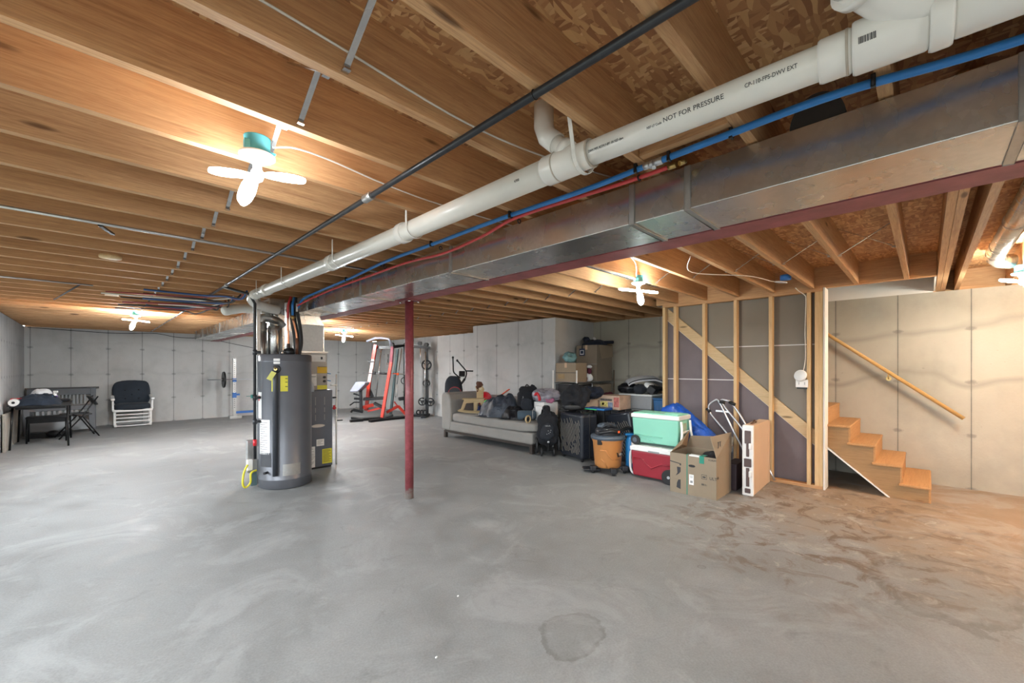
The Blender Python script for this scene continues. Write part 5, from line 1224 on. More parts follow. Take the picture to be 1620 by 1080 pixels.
# ------------------------------------------------------------------ wire shelf in the corner
t = thing('wire_shelf', 'white and chrome wire shelving unit in the concrete corner, loaded with boxes', 'shelf', (5.63, 4.09, 0))
LX, LY = 1.16, .50
for x in (0, LX):
    for y in (0, LY): MB().cyl((x, y, 0), (x, y, 1.33), .0125, n=14).build('post', WPAINT if x == 0 else CHROME, t)
for z in (.15, .50, .86, 1.13):
    m = MB()
    for y in (0, LY): m.cyl((0, y, z), (LX, y, z), .004, n=6).cyl((0, y, z - .03), (LX, y, z - .03), .004, n=6).tube([(LX * k / 24, y, z - (.03 if k % 2 else 0)) for k in range(25)], .002, 5)
    for x in (0, LX): m.cyl((x, 0, z), (x, LY, z), .004, n=6).cyl((x, 0, z - .03), (x, LY, z - .03), .004, n=6)
    for k in range(1, 24): m.cyl((LX * k / 24, 0, z), (LX * k / 24, LY, z), .002, n=5)
    m.build('wire_deck', GALVD, t)
def carton(name, label, x0, x1, y0, y1, z0, z1, mat=CARD, flaps=(), bev=.004):
    t = thing(name, label, 'box', ((x0 + x1) / 2, (y0 + y1) / 2, z0)); W, D_, H = (x1 - x0) / 2, (y1 - y0) / 2, z1 - z0
    MB().box(-W, W, -D_, D_, 0, H).build('box_body', mat, t, bev=bev)
    lab(MB().box(-W - .001, W + .001, -.025, .025, H, H + .001).box(-W - .0012, -W, -.025, .025, H - .08, H).build('packing_tape', CARDP, t), 'strip of tape')
    return t
c = carton('cardboard_box', 'cardboard box with open upper half on the left of the top shelf', 5.665, 5.98, 4.13, 4.56, 1.136, 1.455)
lab(MB().box(-.1605, -.158, -.215, .215, .15, .158).build('crease', BLACK, c), 'dark fold line'); MB().box(-.162, -.159, .02, .16, .05, .13).build('faded_print', plain('faded', (.30, .20, .10), .8, var=.3), c)
c = carton('cardboard_box', 'big tall cardboard box at the right of the top shelf', 6.27, 6.775, 4.125, 4.565, 1.136, 1.78, CARD2)
MB().prism([(-.20, .645), (.245, .645), (.27, .44), (-.10, .40)], -.232, -.226, 'xz').build('hanging_flap', CARD, c)
MB().box(-.254, -.252, -.225, .225, .30, .306).build('crease', GREYINK, c)
tag(MB().box(6.0, 6.24, 4.36, 4.57, 1.136, 1.43).build('brown_carton', CARD2, bev=.003), 'plain brown carton between the two larger shelf boxes', 'box')
t = thing('navy_clothes', 'navy clothes and straps heaped on top of the tall shelf box', 'clothes', (6.52, 4.33, 1.781), 0)
heap('', None, (0, 0, 0), .25, .22, .10, 40, .6).build('folded_cloth', NAVYF, t)
MB().blob((-.12, .10, .10), (.07, .06, .06), amp=.03, fr=9, seed=2).build('cap', NAVYF, t); MB().bar((.02, -.18, .05), (.30, -.19, .07), .08, .06).build('sleeve', NAVYF, t, bev=.02)
lab(MB().bar((-.06, -.05, .09), (-.0, .02, .14), .04, .03).build('white_strap', WHITEF, t), 'white strap')
m = MB(); m.box(-.262, -.256, .04, .16, -.19, -.06); m.build('hanging_patch', plain('navy_patch', (.02, .03, .07), .7), t)
m = MB(); m.box(-.266, -.262, .06, .14, -.17, -.155).box(-.266, -.262, .06, .14, -.10, -.09).box(-.266, -.262, .06, .068, -.17, -.09).box(-.266, -.262, .132, .14, -.17, -.09); lab(m.build('patch_border', PAPER, t), 'white square border')
MB().bar((-.259, .10, -.06), (-.24, .10, .03), .02, .006).build('hanging_strap', NAVYF, t)
posed(MB().blob((0, 0, .085), (.14, .10, .10), e=1.2, amp=.05, fr=7, seed=6, ridge=True, flat=-.08), 'teal_bag', TEALBAG, 'pale teal plastic bag on top of the left shelf box', 'bag', (5.80, 4.36, 1.462))
t = thing('stuffed_toy', 'small white and dark red stuffed toy between the boxes on the top shelf', 'toy', (6.10, 4.17, 1.137), -YAW)
MB().blob((0, 0, .07), (.065, .05, .075), amp=.015, fr=9).blob((0, 0, .255), (.05, .04, .03), amp=.01).build('white_body', SKINP, t)
lab(MB().blob((0, -.005, .18), (.04, .04, .06), amp=.012, fr=9).blob((-.05, -.01, .05), (.025, .03, .04)).build('red_clothes', WINEF, t), 'dark red clothes')
t = thing('black_speaker', 'black appliance with silver edge on the second shelf', 'appliance', (5.98, 4.34, .866), 0)
MB().box(-.28, .14, -.22, .20, 0, .235).build('case_body', BLACK, t, bev=.008); MB().box(.145, .165, -.22, .2, .01, .235).build('silver_edge', ALU, t, bev=.006); 
for z in (.06, .17): MB().cyl((-.283, -.05, z), (-.278, -.05, z), .04).build('dial', GREYV, t)
carton('cardboard_box', 'cardboard box at the right end of the second shelf', 6.36, 6.76, 4.13, 4.56, .866, 1.08)
tag(heap('', None, (6.35, 3.93, .72), .14, .14, .22, 44).build('wine_cloth', WINEF), 'dark red cloth below the second shelf', 'cloth')
tag(MB().box(6.20, 6.50, 3.78, 4.06, 0, .72).build('storage_bin', TOTEG, bev=.02), 'tall grey bin hidden below the dark red cloth', 'bin')

# ------------------------------------------------------------------ bins in the middle
def tote(label, x0, x1, y0, y1, z0, z1, mat, lid=None, name='storage_tote', rz=0):
    t = thing(name, label, 'bin', ((x0 + x1) / 2, (y0 + y1) / 2, z0), rz); W, D_, H = (x1 - x0) / 2, (y1 - y0) / 2, z1 - z0
    k = .93; vs = [(-W * k, -D_ * k, 0), (W * k, -D_ * k, 0), (W * k, D_ * k, 0), (-W * k, D_ * k, 0), (-W * .98, -D_ * .98, H - .03), (W * .98, -D_ * .98, H - .03), (W * .98, D_ * .98, H - .03), (-W * .98, D_ * .98, H - .03)]
    MB().add(vs, [(3, 2, 1, 0), (4, 5, 6, 7), (0, 1, 5, 4), (1, 2, 6, 5), (2, 3, 7, 6), (3, 0, 4, 7)]).build('tub', mat, t, bev=.015)
    m = MB().box(-W, W, -D_, D_, H - .03, H)
    m.build('lid', lid or mat, t, bev=.01)
    m = MB()
    for s in (-.6, -.2, .2, .6): m.box(-W * .96, -W * .96 + .008, s * D_ - .02, s * D_ + .02, .03, H - .05)
    m.build('rib', mat, t)
    return t
TBK = plain('tote_black', (.03, .032, .036), .45)
tote('black tote on the floor under the printed toy box', 5.66, 6.04, 3.32, 4.04, 0, .37, TBK)
tote('black tote directly beneath the printed toy box', 5.66, 6.04, 3.32, 4.04, .372, .725, TBK)
tote('grey tote at the bottom of the stack behind the tilted suitcase', 6.08, 6.62, 3.00, 3.58, 0, .365, TOTEG)
tote('grey tote in the middle of the stack behind the tilted suitcase', 6.08, 6.62, 3.00, 3.58, .367, .715, TOTEG)
tote('light grey tote on top of its stack, black bags lying on it', 6.08, 6.62, 3.00, 3.58, .717, .955, TOTEG, plain('lid_pale', (.62, .63, .62), .45))
tote('blue tote at the bottom, beside the stud wall corner', 6.02, 6.50, 2.60, 2.96, 0, .365, TOTEB)
tote('blue tote in the middle, beside the stud wall corner', 6.02, 6.50, 2.60, 2.96, .367, .70, TOTEB)
tote('blue tote topmost beside the stud wall corner', 6.02, 6.50, 2.60, 2.96, .702, .915, TOTEB)
t = thing('open_carton', 'small tan carton with open flap holding dark papers', 'box', (5.83, 3.87, .727))
MB().box(-.16, .16, -.155, .155, 0, .13).build('box_body', CARDP, t, bev=.003); MB().bar((-.16, -.14, .13), (-.10, -.14, .20), .12, .004, up=(1, 0, 0)).build('flap', CARDP, t)
heap('', None, (0, .03, .131), .13, .11, .08, 50).build('papers', GREYF, t)
t = thing('toy_box', 'printed toy box with colourful pictures beside the light grey tote', 'box', (5.84, 3.50, .727))
MB().box(-.17, .17, -.18, .18, 0, .215).build('box_body', plain('print_tan', (.50, .36, .27), .6, var=.2), t, bev=.003)
rr = random.Random(5)
for nm, y0, y1, z0, z1, cc in (('picture', .03, .16, .04, .12, (.55, .48, .15)), ('picture', -.06, .02, .03, .11, (.18, .22, .30)), ('picture', -.17, -.08, .04, .19, (.42, .12, .10)), ('picture', .09, .13, .06, .10, (.04, .04, .04)), ('picture', -.05, .16, .13, .165, (.12, .10, .09))):
    MB().box(-.1725, -.17, y0, y1, z0, z1).build(nm, plain('pic%d' % rr.randrange(10**6), cc, .5, var=.5, scale=40), t)
t = thing('black_bags', 'black soft bag lying on the left of the light grey tote', 'bag', (6.20, 3.48, .957), 0)
MB().blob((0, 0, .08), (.13, .16, .085), amp=.04, fr=8, seed=61, ridge=True, flat=-.075).build('bag_body', TRASHB, t)
tag(MB().blob((6.20, 3.26, 1.03), (.10, .11, .075), amp=.03, fr=8, seed=66, ridge=True).build('charcoal_bag', CHARF), 'charcoal bag lying beside the white cup on the grey tote', 'bag')
t = thing('paper_cup', 'white paper tub tipped over on the grey tote under the curved cushion', 'tub', (6.28, 3.17, 1.03), 0, tilt=(.5, -.6))
MB().lathe([(.045, -.05), (.07, .09), (.073, .09), (.073, .10), (.0, .10)], 26).build('tub_body', PAPER, t)
tag(MB(Matrix.Translation((6.24, 3.07, 1.0)) @ Matrix.Rotation(.6, 4, 'X')).box(-.08, .08, -.06, .07, -.03, .08).build('black_crate', BLACK, bev=.01), 'small black crate leaning on the grey tote', 'crate')
t = thing('pet_bed', 'curved light grey shell cushion with black rim on top of the grey tote', 'cushion', (6.42, 3.24, 1.10), -YAW, tilt=None)
def shell(u, v, off=0):
    a = -1.35 + 2.7 * u; x = .36 * math.sin(a) * (1 - .12 * (v - .5)); y = -.22 + .44 * v
    z = .10 * math.cos(a * 1.05) + .05 * math.sin(PI * v) - (.10 * max(0, u - .55) / .45) + off
    return (x, y, z)
m = MB(); N = 26
m.grid(lambda u, v: shell(u, v), N, 14); k0 = len(m.v); m.grid(lambda u, v: shell(u, v, -.035), N, 14)
m.f[-(N - 1) * 13:] = [tuple(reversed(f)) for f in m.f[-(N - 1) * 13:]]
ring = [i for i in range(N)] + [j * N + N - 1 for j in range(1, 14)] + [13 * N + i for i in range(N - 2, -1, -1)] + [j * N for j in range(12, 0, -1)]
for a, b in zip(ring, ring[1:] + ring[:1]): m.f.append((a, b, b + k0, a + k0)); m.sm.append(False)
m.build('shell', plain('shell_grey', (.45, .46, .48), .5), t)
MB().tube([shell(k / 20, 0, .0) for k in range(21)], .008, 6).tube([shell(k / 20, 1, .0) for k in range(21)], .008, 6).tube([shell(1, k / 10, 0) for k in range(11)], .010, 6).build('rim', BLACK, t)
MB().blob((.10, 0, -.065), (.24, .16, .035), amp=.02, fr=6).build('under_pad', BLKF, t)

# ------------------------------------------------------------------ folding seats, vacuum, pump
t = thing('folding_stool', 'black folding stool with blue and green seat edge behind the vacuum', 'stool', (5.42, 3.52, 0), 0)
MB().box(-.10, .14, -.15, .20, .735, .77).build('seat', plain('deep_blue', (.01, .07, .25), .4), t, bev=.01)
lab(MB().box(-.106, -.10, -.02, .19, .74, .752).build('green_edge', GREENP, t), 'green edge strip'); lab(MB().box(-.106, -.10, -.15, -.03, .745, .765).build('blue_edge', BLUEP, t), 'bright blue edge strip')
for y in (-.12, -.02, .08, .17): MB().box(-.08, -.05, y - .012, y + .012, 0, .735).build('leg', BLACKM, t, bev=.003)
for y in (-.12, .17): MB().box(.08, .11, y - .012, y + .012, 0, .735).build('leg', BLACKM, t, bev=.003)
t = thing('shop_vacuum', 'orange wet and dry vacuum with grey lid and dark hose', 'vacuum cleaner', (4.80, 2.985, 0), -YAW)
MB().lathe([(.150, .075), (.165, .085), (.172, .12), (.195, .40), (.208, .43), (.208, .445)], 48).build('tank', ORANGEV, t)
MB().lathe([(.206, .440), (.222, .445), (.224, .478), (.216, .49), (.15, .50), (.0, .50)], 48).build('lid_rim', GREYV, t)
MB().blob((0, 0, .52), (.165, .15, .10), e=.8, nu=40, nv=24).build('motor_head', DKV, t)
MB().blob((-.01, .02, .60), (.125, .10, .045), e=.8).build('top_cap', GREYV, t); MB().tube(smooth_path([(-.10, -.08, .59), (-.02, -.13, .64), (.08, -.10, .60)], 5), .014, 8).build('carry_handle', DKV, t)
MB().tube(smooth_path([(-.14, -.12, .53), (.0, -.17, .56), (.10, -.13, .545), (.18, -.05, .56), (.28, .0, .58), (.34, .05, .53)], 6), .024, 12).build('hose', BLACK, t)
lab(MB().cyl((.105, -.165, .55), (.105, -.15, .552), .015).build('orange_button', ORNG, t), 'orange power button')
MB().box(-.17, -.11, -.168, -.135, .385, .445).build('latch', BLACK, t, bev=.006); MB().box(.185, .215, -.03, .03, .385, .445).build('latch', BLACK, t, bev=.006)
R_ = lambda z: .172 + (z - .12) / .28 * .023
def onv(a, z, r=0): rr_ = R_(z) + r; return (math.sin(a) * rr_, -math.cos(a) * rr_, z)
m = MB(); m.tube([onv(a, z, .003) for a, z in ((-.75, .31), (-.35, .31), (-.15, .24), (.1, .20), (.7, .19))], .008, 8).tube([onv(a, z, .003) for a, z in ((-.75, .20), (-.45, .16), (-.3, .09))], .007, 8)
m.build('body_ridge', ORANGEV, t)
m = MB(); vs = []
pl_ = [(.40, .285), (1.0, .285), (1.0, .235), (.52, .225)]
vs = [onv(a, z, .002) for a, z in pl_] + [onv(a, z, .006) for a, z in pl_]; m.add(vs, [(3, 2, 1, 0), (4, 5, 6, 7), (0, 1, 5, 4), (1, 2, 6, 5), (2, 3, 7, 6), (3, 0, 4, 7)]); m.build('name_plate', BLACK, t)
xa = Vector(onv(.62, .245, .0085)); xb = Vector(onv(.95, .245, .0085)); lab(text('logo_text', 'RID', .042, WHITE, t, frame(tuple(xa), tuple(xb - xa), (0, 0, 1))), 'white letters on the name plate')
for a in (-1.3, .1, 1.2, 2.6):
    c = (math.sin(a) * .215, -math.cos(a) * .215, 0)
    MB().bar((c[0] * .6, c[1] * .6, .08), (c[0], c[1], .075), .06, .03).build('caster_arm', DKV, t, bev=.006)
    MB().box(c[0] - .04, c[0] + .04, c[1] - .045, c[1] + .03, .035, .10).build('caster_housing', DKV, t, bev=.012)
    MB().cyl((c[0] - .012, c[1], .026), (c[0] + .012, c[1], .026), .026).build('caster_wheel', WHEELM, t)
MB().box(-.32, -.10, -.05, .12, .02, .05).build('hose_tray', DKV, t, bev=.01)
t = thing('floor_pump', 'bright blue upright air pump between the vacuum and the red cooler', 'pump', (5.03, 2.79, 0), -YAW)
MB().box(-.075, .085, -.05, .05, .485, .51).build('top_plate', BLUEP, t, bev=.006)
MB().lathe([(.052, .06), (.056, .07), (.060, .40), (.05, .43), (.035, .485)], 24).build('cylinder', BLUEP, t)
MB().box(-.08, .08, -.07, .07, 0, .07).build('foot', BLACK, t, bev=.012); MB().tube(smooth_path([(-.09, -.05, .03), (-.06, -.10, .06), (.0, -.10, .03), (.05, -.09, .05)], 4), .016, 8).build('valve_hose', BLACK, t)
lab(MB().box(.0, .03, -.062, -.058, .12, .40).build('white_stripe', PAPER, t), 'pale stripe')

# ------------------------------------------------------------------ coolers
def cooler(name, label, loc, W, D_, H, body, lid, rz=0.0, wheel_side=1, handle=True, lidtop=None):
    """local x depth (front face at 0), y width"""
    t = thing(name, label, 'cooler', loc, rz)
    k = .95
    vs = [(.02, W * .03, .03), (D_ * k, W * .03, .03), (D_ * k, W * .97, .03), (.02, W * .97, .03), (0, 0, H - .06), (D_, 0, H - .06), (D_, W, H - .06), (0, W, H - .06)]
    MB().add(vs, [(3, 2, 1, 0), (4, 5, 6, 7), (0, 1, 5, 4), (1, 2, 6, 5), (2, 3, 7, 6), (3, 0, 4, 7)]).build('cooler_body', body, t, bev=.02, seg=3)
    MB().box(-.008, D_ + .008, -.008, W + .008, H - .065, H - .012).build('lid_band', lid, t, bev=.012, seg=3)
    MB().box(.01, D_ - .01, .01, W - .01, H - .02, H).build('lid_top', lidtop or lid, t, bev=.01, seg=3)
    yw = .09 if wheel_side > 0 else W - .06
    return t
t = cooler('red_cooler', 'red wheeled cooler with white lid under the mint cooler', (4.775, 2.04, 0), .60, .36, .41, REDC, WPAINT)
m = MB(); pts = [(0.0, .56, .25), (0, .44, .25), (0, .40, .20), (0, .33, .15), (0, .24, .20), (0, .20, .22), (0, .08, .22)]
m.tube([(.008 + (.25 - p[2]) * .05 - .004, p[1], p[2]) for p in pts], .009, 8); m.build('body_ridge', REDC, t)
for y in (.10,):
    for x in (.0, .33):
        MB().cyl((x - .025, y, .088), (x + .025, y, .088), .088, n=32).build('wheel', WHEELM, t, bev=.008); lab(MB().cyl((x - .029, y, .088), (x - .024, y, .088), .018).build('wheel_hub', ALU, t), 'silver hub')
MB().box(-.0105, -.007, .22, .36, .345, .365).build('lid_recess', GREYF, t)
MB().tube(smooth_path([(.10, .605, .33), (.10, .65, .30), (.10, .66, .18), (.10, .645, .06), (.10, .60, .03)], 4), .016, 10).build('side_handle', WPAINT, t)
t = cooler('mint_cooler', 'mint green cooler with white rim resting on the red cooler', (4.82, 2.05, .412), .60, .34, .405, TEALC, WPAINT, lidtop=TEALC)
MB().tube([(.004, .56, .13), (.006, .20, .12)], .006, 6).tube([(.016, .57, .10), (.016, .35, .075), (.02, .28, .04)], .006, 6).build('body_ridge', TEALC, t)
for x in (.01,): MB().cyl((x - .02, .55, .06), (x + .02, .55, .06), .06, n=28).build('wheel', WHEELM, t, bev=.006)
MB().cyl((-.015, .55, .06), (-.011, .55, .06), .03).build('wheel_hub', GREYV, t)
MB().tube([(.03, -.02, .33), (.03, -.03, .20), (.0, -.035, .12), (.0, -.03, .04)], .014, 10).tube([(.28, -.02, .33), (.28, -.03, .20), (.31, -.035, .12), (.31, -.03, .04)], .014, 10).box(.03, .28, -.03, -.012, .19, .21).build('end_handle', WPAINT, t)
MB().blob((.17, .12, .405), (.10, .10, .012), e=.5).build('lid_hatch', TEALC, t)
MB().box(.12, .20, -.012, -.004, .05, .30).build('end_recess', plain('mint_shadow', (.42, .48, .34), .5), t)  # end panel in a duller, yellower mint

# ------------------------------------------------------------------ tarp, box, walker, foam package
t = thing('blue_tarp', 'bright blue plastic tarp heaped behind the mint cooler', 'tarp', (5.42, 2.02, 0), 0)
m = MB()
def tp(u, v):
    y = .64 - u * 1.10; x = -.20 + .36 * v; H = (.86 * (1 - max(0, u - .30) * 1.0)) if u > .30 else .86 - (.30 - u) * .3
    q = Vector((u * 7, v * 5, 3)); k = 1 - abs(noise.fractal(q, .9, 2.2, 4)) * 1.5
    z = H * min(1, (math.sin(PI * min(1, max(0, v))) * 1.7)) * min(1, (1 - u) * 5 + .02) * min(1, u * 6 + .05) + .09 * k * math.sin(PI * v) * math.sin(PI * u)
    return (x, y, max(.005, z))
m.grid(tp, 46, 22); N = 46 * 22; m.v += [(x, y, 0.0) for x, y, z in m.v[:N]]; m.f += [tuple(reversed([i + N for i in f])) for f in m.f[:45 * 21]]; m.sm += [False] * (45 * 21)
ring = [i for i in range(46)] + [j * 46 + 45 for j in range(1, 22)] + [21 * 46 + i for i in range(44, -1, -1)] + [j * 46 for j in range(20, 0, -1)]
for a, b in zip(ring, ring[1:] + ring[:1]): m.f.append((a, b, b + N, a + N)); m.sm.append(True)
m.build('tarp_sheet', TARPM, t)
bx = thing('open_cardboard_box', 'large open cardboard box with green straps in front of the red cooler', 'box', (4.55, 1.54, 0), 0)
WX, WY, H = .46, .49, .435; th = .006
MB().box(0, th, 0, WY, 0, H).box(WX - th, WX, 0, WY, 0, H).box(th + .0005, WX - th - .0005, WY - th, WY - .0005, .0005, H - .0005).box(th + .0005, WX - th - .0005, .01, WY - th - .0005, .001, th).build('box_body', CARD, bx)
lab(MB().box(th + .0005, WX - th - .0005, .0005, th, .0005, H - .0005).build('side_wall', CARD, bx), 'side facing the stairs')
def quad(a, b, c_, d, tk=.005):
    A_, B2, C_, D2 = map(Vector, (a, b, c_, d)); n = (B2 - A_).cross(D2 - A_).normalized() * tk
    return MB().add([tuple(p) for p in (A_, B2, C_, D2)] + [tuple(p + n) for p in (A_, B2, C_, D2)], [(3, 2, 1, 0), (4, 5, 6, 7), (0, 1, 5, 4), (1, 2, 6, 5), (2, 3, 7, 6), (3, 0, 4, 7)])
quad((0, WY, H), (WX, WY, H), (WX, WY - .03, H + .20), (.02, WY - .12, H + .10)).build('flap', CARDIN, bx)
fl2 = quad((0, 0, H), (0.16, -.0, H + .09), (.10, .17, H + .20), (-.02, .10, H + .10))
lab(quad((0, 0, H), (WX, 0, H), (WX + .03, .01, H + .22), (.10, .10, H + .20)).build('flap', CARD, bx), 'raised flap with stencilled marks')
lab(quad((WX, 0, H), (WX, WY, H), (WX + .10, WY, H + .12), (WX + .10, 0, H + .16)).build('flap', CARD2, bx), 'rear flap')
# printing, straps, labels on the front (x = 0 side) : y from WY (left) to 0 (right)
def fy(f): return WY * (1 - f)
m = MB(); m.box(-.002, 0, fy(.385) - .004, fy(.385) + .004, 0, H).box(-.002, .06, fy(.385) - .004, fy(.385) + .004, H, H + .002); lab(m.build('green_strap', GREEN, bx), 'green strap')
lab(MB().box(-.002, 0, fy(.75), fy(.65), H - .075, H).box(-.002, .10, fy(.75), fy(.65), H, H + .002).build('green_tape', GREEN, bx), 'green tape patch')
MB().box(-.0015, .06, fy(.66), fy(.43), H - .012, H + .0015).build('top_label', PAPER, bx)
lab(MB().box(-.002, 0, fy(.53), fy(.43), .115, .225).build('shipping_label', PAPER, bx), 'white shipping label')
m = MB()
for k in range(3): m.box(-.003, -.002, fy(.51), fy(.45), .19 + k * .009, .193 + k * .009)
m.box(-.003, -.002, fy(.51), fy(.455), .135, .16); m.build('label_print', GREYINK, bx)
lab(MB().prism([(fy(.49) + .036 * math.cos(a), .318 + .014 * math.sin(a)) for a in [k * PI / 8 for k in range(16)]], -.002, 0.0005, 'yz').build('hand_hole', BLACK, bx), 'oval hand hole')
m = MB(); m.prism([(fy(0), .345), (fy(.25), .325), (fy(.25), .305), (fy(.22), .305), (fy(.22), .32), (fy(0), .335)], -.002, 0, 'yz')
m.prism([(fy(.16), .285), (fy(.24), .285), (fy(.24), .235), (fy(.20), .21), (fy(.13), .185), (fy(.17), .22)], -.002, 0, 'yz'); m.prism([(fy(.24), .15), (fy(.19), .145), (fy(.16), .11), (fy(.15), .06), (fy(.24), .045)], -.002, 0, 'yz')
lab(m.build('black_print', PRINT, bx), 'black printed shapes')
m = MB(); m.box(-.002, 0, fy(.80), fy(.70), .20, .203).box(-.002, 0, fy(.80), fy(.70), .243, .246).box(-.002, 0, fy(.70), fy(.695), .20, .246).box(-.002, 0, fy(.805), fy(.80), .20, .246).box(-.002, 0, fy(.78), fy(.72), .215, .228); m.build('printed_icon', PRINT, bx)
FM = frame((-.002, 0, 0), (0, -1, 0), (0, 0, 1))
def btext(body, f, z, s): return text('printed_text', body, s, PRINT, bx, frame((-.002, fy(f), z), (0, -1, 0), (0, 0, 1)))
btext('ULT', .86, .205, .042); btext('RA', 1.5, .2, .001) if False else None
text('printed_text', 'RA', .04, PRINT, bx, frame((.02, -.0015, .21), (1, 0, 0), (0, 0, 1)))
btext('FORIM', .84, H - .035, .026)
m = MB()
for k, (f0, f1) in enumerate(((.70, .715), (.725, .74), (.75, .755))): m.box(-.002, 0, fy(f1), fy(f0), .132, .15)
m.build('printed_icon', PRINT, bx); btext('Ki', .765, .132, .024)
for k, x in enumerate((.10, .16)): MB().box(x, x + .012, .015, .018, H + .09, H + .15).box(x - .01, x + .03, .015, .018, H + .15, H + .156).build('stencil_mark', PRINT, bx)
lab(MB().blob((.24, .14, H - .06), (.17, .12, .05), amp=.05, fr=7, seed=3).build('contents', BLKF, bx), 'dark cloth inside')
tag(MB().box(5.06, 5.40, 1.50, 1.62, 0, .30).build('dark_case', plain('dark_plum', (.03, .015, .02), .6), bev=.01), 'dark case between the open box and the foam package', 'case')  # dark block put in as the shadow of the gap
t = thing('folding_walker', 'aluminium folding walker with black grips leaning on the stud wall', 'walker', (5.65, 1.83, 0), -PI / 2)
def w_(u, v, y=0.0): return ((u - 1141) * .0079, y, 1.38 - (v - 581) * .0079)
for k, (a, b, c1, c2) in enumerate((((1118, 653), (1134, 640), (1150, 686), (1160, 700)), ((1136, 640), (1150, 640), (1166, 676), (1180, 710)))):
    y = .03 + .06 * k
    MB().tube(smooth_path([w_(1150 + 20 * k, 752, y), w_(a[0] + 34 + k * 8, 700 - 0 * k, y), w_(a[0], a[1], y), w_((a[0] + b[0]) / 2 + 1, min(a[1], b[1]) - 5, y), w_(b[0], b[1], y + .02), w_(c1[0] + 2, c1[1] - 8, y + .02), w_(c2[0] + 30, 752, y + .02)], 7), .0125, 10).build('side_frame', ALU, t)
MB().tube([w_(1134, 636.5, .03), w_(1142, 638, .05)], .02, 10).build('grip', BLACK, t); MB().tube([w_(1114, 649, .03), w_(1120, 655, .03)], .02, 10).build('grip', BLACK, t)
MB().tube([w_(1146, 637, .1), w_(1155, 641, .1)], .02, 10).build('grip', BLACK, t)
MB().bar(w_(1128, 652, .04), w_(1146, 653, .08), .02, .02).build('cross_bar', ALU, t)
t = thing('foam_edged_package', 'tall flat package with tan cardboard face and foam edge by the stud wall', 'package', (4.965, 1.31, 0), math.radians(2))
MB().box(.035, .72, 0, .10, 0.004, .755).build('cardboard_sleeve', CARDP, t, bev=.003)
lab(MB().box(.715, .79, -.004, .09, 0.002, .745).build('end_cap', CARDP, t, bev=.003), 'folded end of the sleeve')
m = MB(); m.prism([(0, 0), (.04, 0), (.04, .76), (.0, .75)], -.002, .105, 'xz'); m.build('foam_edge', FOAM, t, bev=.008)
m = MB()
for z0, z1, d in ((.03, .08, .028), (.10, .30, .016), (.31, .40, .035), (.42, .56, .014), (.56, .70, .03)): m.box(-.012, .004, .05 - d, .05 + d, z0, z1)
lab(m.build('metal_fitting', plain('brown_metal', (.09, .055, .05), .4), t, bev=.006), 'dark brown metal fittings')
m = MB()
for z in (.20, .50): m.box(-.018, .006, .01, .04, z, z + .07)
m.build('foam_tab', FOAM, t, bev=.01)
lab(MB().cyl((.16, .05, .755), (.30, .05, .765), .014).blob((.30, .05, .772), (.022, .02, .02)).build('top_fitting', plain('brown_knob', (.09, .04, .02), .35), t), 'brown knob on top')
# small things on the floor
for i, (x, y, l) in enumerate(((1.55, 2.0, 'tiny white crumb on the floor, farther one'), (1.15, 1.65, 'tiny white crumb on the floor, nearer one'))):
    tag(MB().blob((x, y, .004), (.007, .005, .004)).build('paper_crumb', PAPER), l, 'crumb')
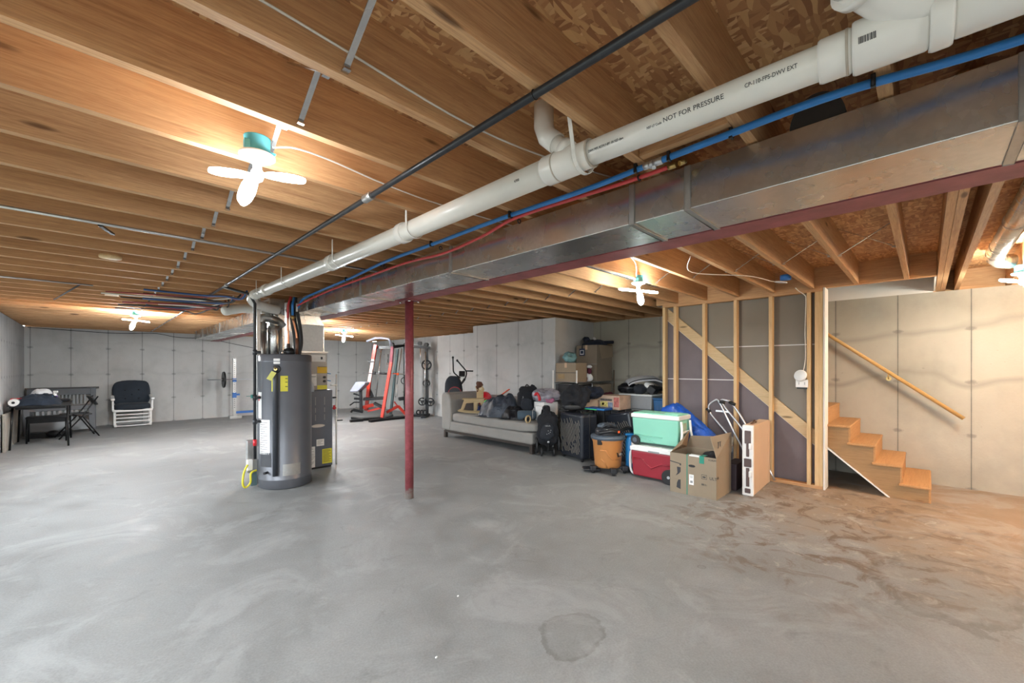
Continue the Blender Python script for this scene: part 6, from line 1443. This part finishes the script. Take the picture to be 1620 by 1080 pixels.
# printed stamps on the subfloor
rr = random.Random(2)
def stamp(x, y, label, n=5):
    m = MB()
    for r in range(n):
        q = 0
        while q < .16:
            w2 = rr.uniform(.006, .02); m.box(x + q, x + q + w2, y + r * .022, y + r * .022 + rr.uniform(.006, .012), ZS - .0015, ZS); q += w2 + rr.uniform(.004, .01)
    tag(m.build('ink_stamp', PRINT), label, 'stamp')
stamp(.47, .97, 'black ink stamp on the subfloor board near the top left of the pipes')
stamp(3.55, .32, 'black ink stamp on the subfloor right of the steel beam', 2); stamp(3.4, .0, 'black ink stamp on the subfloor by the doubled joist', 2)
# ------------------------------------------------------------------ sub-parts: hang small pieces on the part they belong to
SUB = {'wheel_hub': 'wheel', 'wheel_rim': 'wheel', 'logo_text': 'name_plate', 'orange_button': 'motor_head', 'patch_border': 'hanging_patch',
       'lid_hatch': 'lid_top', 'lid_recess': 'lid_band', 'bar_sleeve': 'bar', 'core': 'roll', 'label_band': 'bottle_body', 'bolt': 'cap_plate',
       'panel_joint': 'drywall_panel', 'panel_edge': 'drywall_panel', 'switch_slot': 'cover_plate', 'packing_tape': 'box_body', 'red_ring': 'drive_housing',
       'printed_text': ('pipe_body', 'box_body'), 'barcode': 'wye_body', 'sheet_print': 'manual_label', 'warning_mark': 'manual_label',
       'label_print': ('energy_label', 'yellow_label', 'white_label', 'shipping_label'), 'caster_wheel': 'caster_housing', 'emblem': 'seat_fabric',
       'pattern_marks': 'storage_pouch', 'eye_disc': 'head_board', 'mane': 'head_board', 'end_band': 'bag_body', 'adjustment_holes': 'upright',
       'louvre_slots': 'lower_cabinet', 'name_badge': 'lower_cabinet', 'knockout': 'upper_cabinet', 'green_edge': 'seat', 'blue_edge': 'seat',
       'accent_line': 'shell', 'shell_ridge': 'shell', 'vent_slots': 'housing', 'top_label': 'box_body', 'printed_icon': 'box_body', 'stencil_mark': 'flap'}
def centre(o):
    n = len(o.data.vertices); s = Vector((0, 0, 0))
    for v in o.data.vertices: s += v.co
    return s / max(1, n)
ident = lambda o: o.location.length < 1e-9 and Vector(o.rotation_euler).length < 1e-9
for o in [x for x in bpy.data.objects if x.parent is None and x.children]:
    kids = [c for c in o.children if c.type == 'MESH']; base = lambda c: c.name.split('.')[0]
    for c in kids:
        tgt = SUB.get(base(c))
        if not tgt or not ident(c): continue
        tgt = (tgt,) if isinstance(tgt, str) else tgt
        cand = [k for k in kids if base(k) in tgt and ident(k)]
        if cand:
            cc = centre(c); c.parent = min(cand, key=lambda k: (centre(k) - cc).length)
